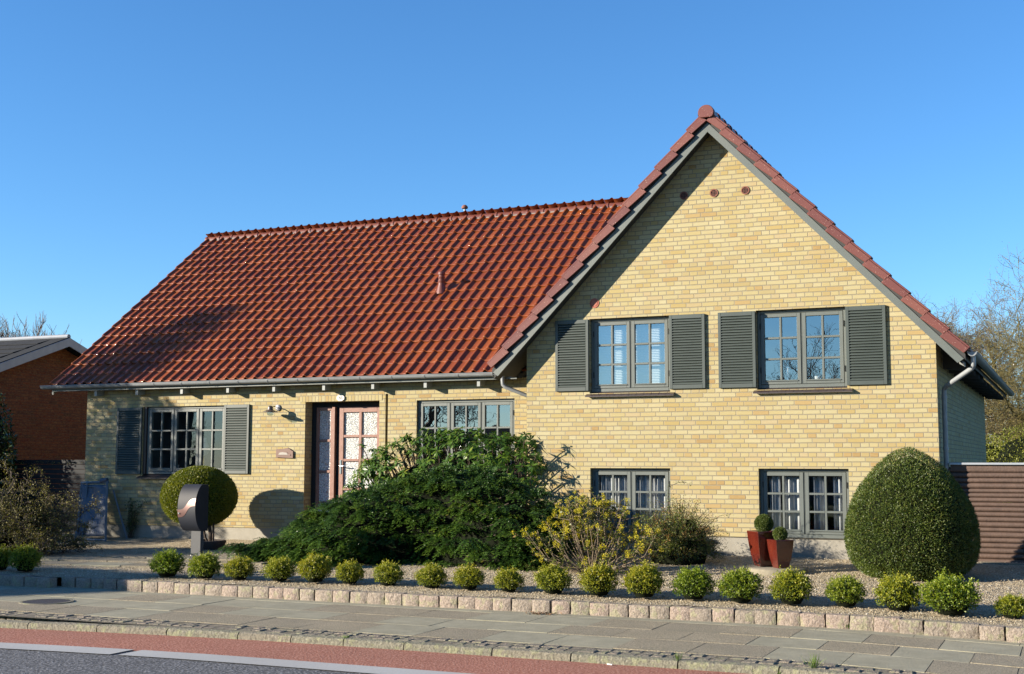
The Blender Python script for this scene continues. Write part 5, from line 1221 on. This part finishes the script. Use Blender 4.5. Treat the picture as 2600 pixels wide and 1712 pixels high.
tB = bare_tree((3.6, 31, -.5), 5, 8.2, 'rounded bare tree whose crown meets the roof slope', GR, .95, 6, .20, levels=(4, 5), upb=.25, leafm=m_bud, ntw=2, gn=.42)
bare_tree((9.8, 31, -.5), 0, 0, 'tall bare tree cut by the right edge of the picture', GR, src=tA, rot=2.2, sc=1.22)
bare_tree((5.4, 36, -.5), 0, 0, 'bare tree behind the yellowish one, further back', GR, src=tB, rot=1.1, sc=1.08)
bare_tree((.4, 40, -.5), 0, 0, 'distant bare tree mostly hidden by the gable roof', GR, src=tA, rot=4.0, sc=.85)
# low green scrub beyond the fence
def scrub(name, c, r, n, m, lab, cat, grp=None, leaf=(.04, .08), hullk=.8):
    t = empty(name, (c[0], c[1], c[2]-r[2]), lab, cat, grp); rf = lambda d: 1/np.sqrt((d[:, 0]/r[0])**2+(d[:, 1]/r[1])**2+(d[:, 2]/r[2])**2)
    P, d = blob(n, rf, 5, .16, .35); leaves('foliage', P+np.array(c), unit(d*.4+rdir(n)), rdir(n), rng.uniform(*leaf, n), rng.uniform(leaf[0]*.5, leaf[1]*.5, n), m, t, np.clip(rng.normal(.5+.25*lump(P, 4), .22), 0, 1))
    if hullk: hull('shade_hull', rf, m_hull, t, c, hullk, 5, .16)
    st = MB()
    for i in range(30):
        d_ = rdir(1)[0]; d_[2] = abs(d_[2]); e = np.array(c)+d_*np.array(r)*rng.uniform(.8, 1.12); st.tube([(c[0], c[1], c[2]-r[2]*.8), tuple((np.array(c)+e)/2+rng.normal(0, .1, 3)), tuple(e)], [.04, .02, .008], 4)
    st.build('branches', m_lichen, t); return t
scrub('scrub_bush', (7.3, 18.5, .9), (2.0, 1.4, 1.7), 20000, m_scrub, 'yellow green bush just behind the log fence', 'bush', 'bushes behind the right fence')
scrub('scrub_bush', (5.0, 21, .7), (1.9, 1.4, 1.5), 14000, m_scrub, 'lower green bush between side wall and bare trees', 'bush', 'bushes behind the right fence')
scrub('scrub_bush', (9.5, 22, 1.2), (2.3, 1.6, 2.1), 16000, m_scrub, 'taller green bush at the right edge behind the fence', 'bush', 'bushes behind the right fence')
# laurel at the left, evergreen behind the hazel
scrub('laurel', (-12.9, 1.0, 1.3), (1.35, .8, 1.85), 16000, m_laurel, 'dark evergreen laurel before the red brick wall at the left edge', 'bush', leaf=(.05, .10), hullk=.85)
# far trees over the neighbour's roof
GL = 'bare trees on the left horizon'
tC = bare_tree((-53.8, 44, -.5), 8, 11.8, 'fan shaped bare tree above the neighbour ridge at the far left', GL, .55, 6, .22, mt=m_twig, levels=(3, 4), upb=.55, gn=.22, rmin=.016)
bare_tree((-57.5, 46, -.5), 0, 0, 'bare tree cut by the left edge above the dark roof', GL, src=tC, rot=2, sc=.98)
bare_tree((-50.3, 48, -.5), 0, 0, 'low bare tree just right of the neighbour gable peak', GL, src=tC, rot=3.3, sc=.82)
bare_tree((-47.0, 47, -.5), 0, 0, 'low bare tree halfway between neighbour peak and tiled roof', GL, src=tC, rot=5.0, sc=.80)
bare_tree((-44.2, 47, -.5), 0, 0, 'low bare tree touching the tiled roof verge', GL, src=tC, rot=1.0, sc=.86)
hd = scrub('far_hedge', (-50, 40, 3.0), (13, 3, 4.6), 26000, m_hazel, 'brown winter hedge behind the neighbour roof', 'hedge', leaf=(.10, .22))
# ------------------------------------------------------------------ street side, seen in the window reflections and throwing shade
ev = empty('holly_tree', (-14.6, -3.4, -.4), 'dense evergreen holly tree beside the drive', 'tree')
def crown(cs, n, m, par, leaf):
    Pl, Dl2 = [], []
    for (c, r) in cs:
        k = int(n*r**2/sum(q[1]**2 for q in cs)); d = rdir(k); Pl.append(np.array(c)+d*(r*rng.random(k)**.4)[:, None]*(1+.25*lump(d, 5))[:, None]); Dl2.append(d)
    P, d = np.concatenate(Pl), np.concatenate(Dl2); leaves('crown', P, unit(d+rdir(len(P))), rdir(len(P)), rng.uniform(*leaf, len(P)), leaf[0]*.6, m, par)
crown([((-14.6, -3.4, 2.0), .95), ((-14.5, -3.4, 3.0), .95), ((-14.7, -3.5, 4.0), .95), ((-15.0, -3.4, 4.9), .75), ((-15.5, -3.4, 5.6), .75), ((-15.9, -3.4, 6.4), .65), ((-16.2, -3.4, 7.1), .4), ((-13.85, -3.4, 2.8), .28), ((-12.9, -3.4, 2.35), .30), ((-13.3, -3.4, 1.7), .45), ((-15.6, -3.4, 3.4), .8), ((-16.7, -3.4, 2.6), .8), ((-17.0, -3.4, 1.6), .8), ((-16.0, -3.4, 1.6), .7), ((-13.95, -3.5, 4.4), .22)], 26000, m_laurel, ev, (.07, .12))
mb = MB(); mb.tube([(-14.6, -3.4, -.5), (-14.6, -3.4, 2.5), (-14.4, -3.4, 5.5)], [.14, .11, .03], 8); mb.build('trunk', m_bark, ev)
m_greyw = simple('grey_render', (.16, .15, .14), (.12, .115, .105), .9)
scrub('shade_hedge', (-25.6, -14.6, 3.2), (1.9, 1.0, 3.7), 9000, m_laurel, 'tall unseen evergreen hedge added across the street to shade the drive', 'hedge', leaf=(.15, .3), hullk=.8)  # out of view, put in so that its shade falls on the drive
oh = empty('opposite_house', (-22, -20, -.5), 'two storey grey house across the street', 'house')
mb = MB(); mb.box(-40, -27.5, -25, -16.6, -.5, 4.4); mb.build('wall', m_greyw, oh)
mb = MB(); mb.add([(-40.4, -25.6, 4.2), (-27, -25.6, 4.2), (-27, -16, 4.2), (-40.4, -16, 4.2), (-40.4, -20.8, 8.2), (-27, -20.8, 8.2)], [(0,1,5,4),(3,4,5,2),(0,4,3),(1,2,5),(3,2,1,0)]); mb.build('roof', m_felt, oh)
og = empty('opposite_garage', (-8, -42, -.5), 'dark roofed row house further across the street', 'house')
mb = MB(); mb.box(-26, 2, -46, -40.6, -.5, 2.0); mb.build('wall', m_greyw, og)
mb = MB(); mb.add([(-26.4, -46.4, 1.9), (2.4, -46.4, 1.9), (2.4, -40, 1.9), (-26.4, -40, 1.9), (-26.4, -43, 3.2), (2.4, -43, 3.2)], [(0,1,5,4),(3,4,5,2),(0,4,3),(1,2,5),(3,2,1,0)]); mb.build('roof', m_felt, og)
GS = 'bare street trees'
tD = bare_tree((-1.6, -31, -.5), 21, 7.0, 'bare street tree right of the row house front', GS, .75, 6, .16, mt=m_twig, levels=(3, 4), upb=.3)
bare_tree((-4.4, -33, -.5), 0, 0, 'bare street tree near the middle of the row house', GS, src=tD, rot=2.4, sc=.9)
bare_tree((-17.5, -27, -.5), 0, 0, 'bare street tree right of the grey house', GS, src=tD, rot=4.1, sc=1.15)
bare_tree((-21.5, -15.5, -.5), 0, 0, 'small bare tree at the corner of the grey house', GS, src=tD, rot=.7, sc=1.0)

# ------------------------------------------------------------------ small things on the pavement
mb = MB(); mb.lathe(-3.60, -6.20, [(.001, -.342), (.27, -.342), (.272, -.344), (.272, -.36)], 40)
mh_ = mb.build('manhole_cover', simple('cast_iron', (.055, .045, .042), (.035, .03, .028), .6, 30, bmp=1, bscale=60)); tag(mh_, 'round dark iron manhole cover in the pavement', 'manhole cover')
mb = MB(); K = 40; vs = [(-3.6+q*math.cos(2*PI*k/K), -6.2+q*math.sin(2*PI*k/K), z) for q, z in ((.272, -.341), (.31, -.341), (.31, -.36)) for k in range(K)]
mb.add(vs, [(a*K+k, a*K+(k+1) % K, (a+1)*K+(k+1) % K, (a+1)*K+k) for a in range(2) for k in range(K)]); mb.build('rim', m_kerb, mh_)
def tuft(x, y, z, n, h, lab, cat='grass tuft', grp='grass tufts in the kerb'):
    t = empty('grass_tuft', (x, y, z), lab, cat, grp); a = rng.random(n)*2*PI
    D = np.stack([np.cos(a)*rng.uniform(.1, .9, n), np.sin(a)*rng.uniform(.1, .9, n), np.ones(n)], 1); P = np.tile([x, y, z], (n, 1))+np.stack([rng.normal(0, .014, n), rng.normal(0, .01, n), np.zeros(n)], 1)
    leaves('blades', P, D, rdir(n), rng.uniform(h*.5, h, n), .005, m_grass, t)
tuft(4.58, -7.47, -.36, 26, .10, 'thin grass tuft in a kerb joint'); tuft(5.72, -7.42, -.36, 60, .16, 'long grass tuft where kerb and cobbles meet'); tuft(5.45, -7.52, -.42, 24, .07, 'short grass tuft below the kerb edge')
tuft(5.58, -4.80, -.35, 22, .08, 'small green weed between two granite blocks'); tuft(1.30, -7.44, -.36, 40, .05, 'flat moss tuft over a kerb joint left of centre')
lp = empty('leaf_litter', (2.25, -4.9, -.35), 'small pile of dry brown leaves against the granite edging', 'dry leaves'); n_ = 90
P = np.stack([2.27+rng.normal(0, .09, n_), -4.93+rng.normal(0, .035, n_), -.345+rng.random(n_)*.02], 1); leaves('leaves', P, rng.normal(0, 1, (n_, 3))*[1, 1, .3], rng.normal(0, .5, (n_, 3))+[0, 0, 1.], .035, .018, leaf_mat('dry_leaf', [(0, (.12, .06, .03)), (1, (.30, .18, .10))], .8), lp)
mb = MB(); mb.tube([(3.98, -7.56, -.41), (4.03, -7.575, -.41)], .006, 8); mb2 = mb.build('cigarette_butt', m_white); tag(mb2, 'cigarette butt on the cycle path by the kerb', 'cigarette butt')
# fallen leaves and bits on the gravel
n_ = 260; X = rng.uniform(-4, 8, n_); Y = rng.uniform(-4.6, -.4, n_); P = np.stack([X, Y, [gz(a, b)+.018 for a, b in zip(X, Y)]], 1)
V, F = leaf_arrays(P, rng.normal(0, 1, (n_, 3))*[1, 1, .2], rng.normal(0, .3, (n_, 3))+[0, 0, 1.], rng.uniform(.02, .04, n_), .02)
o = np_mesh('fallen_leaves', V, F, bpy.data.materials['dry_leaf'], attr=np.repeat(rng.random(n_), 4)); tag(o, 'scattered dry leaves lying on the gravel', 'dry leaves'); o['kind'] = 'stuff'
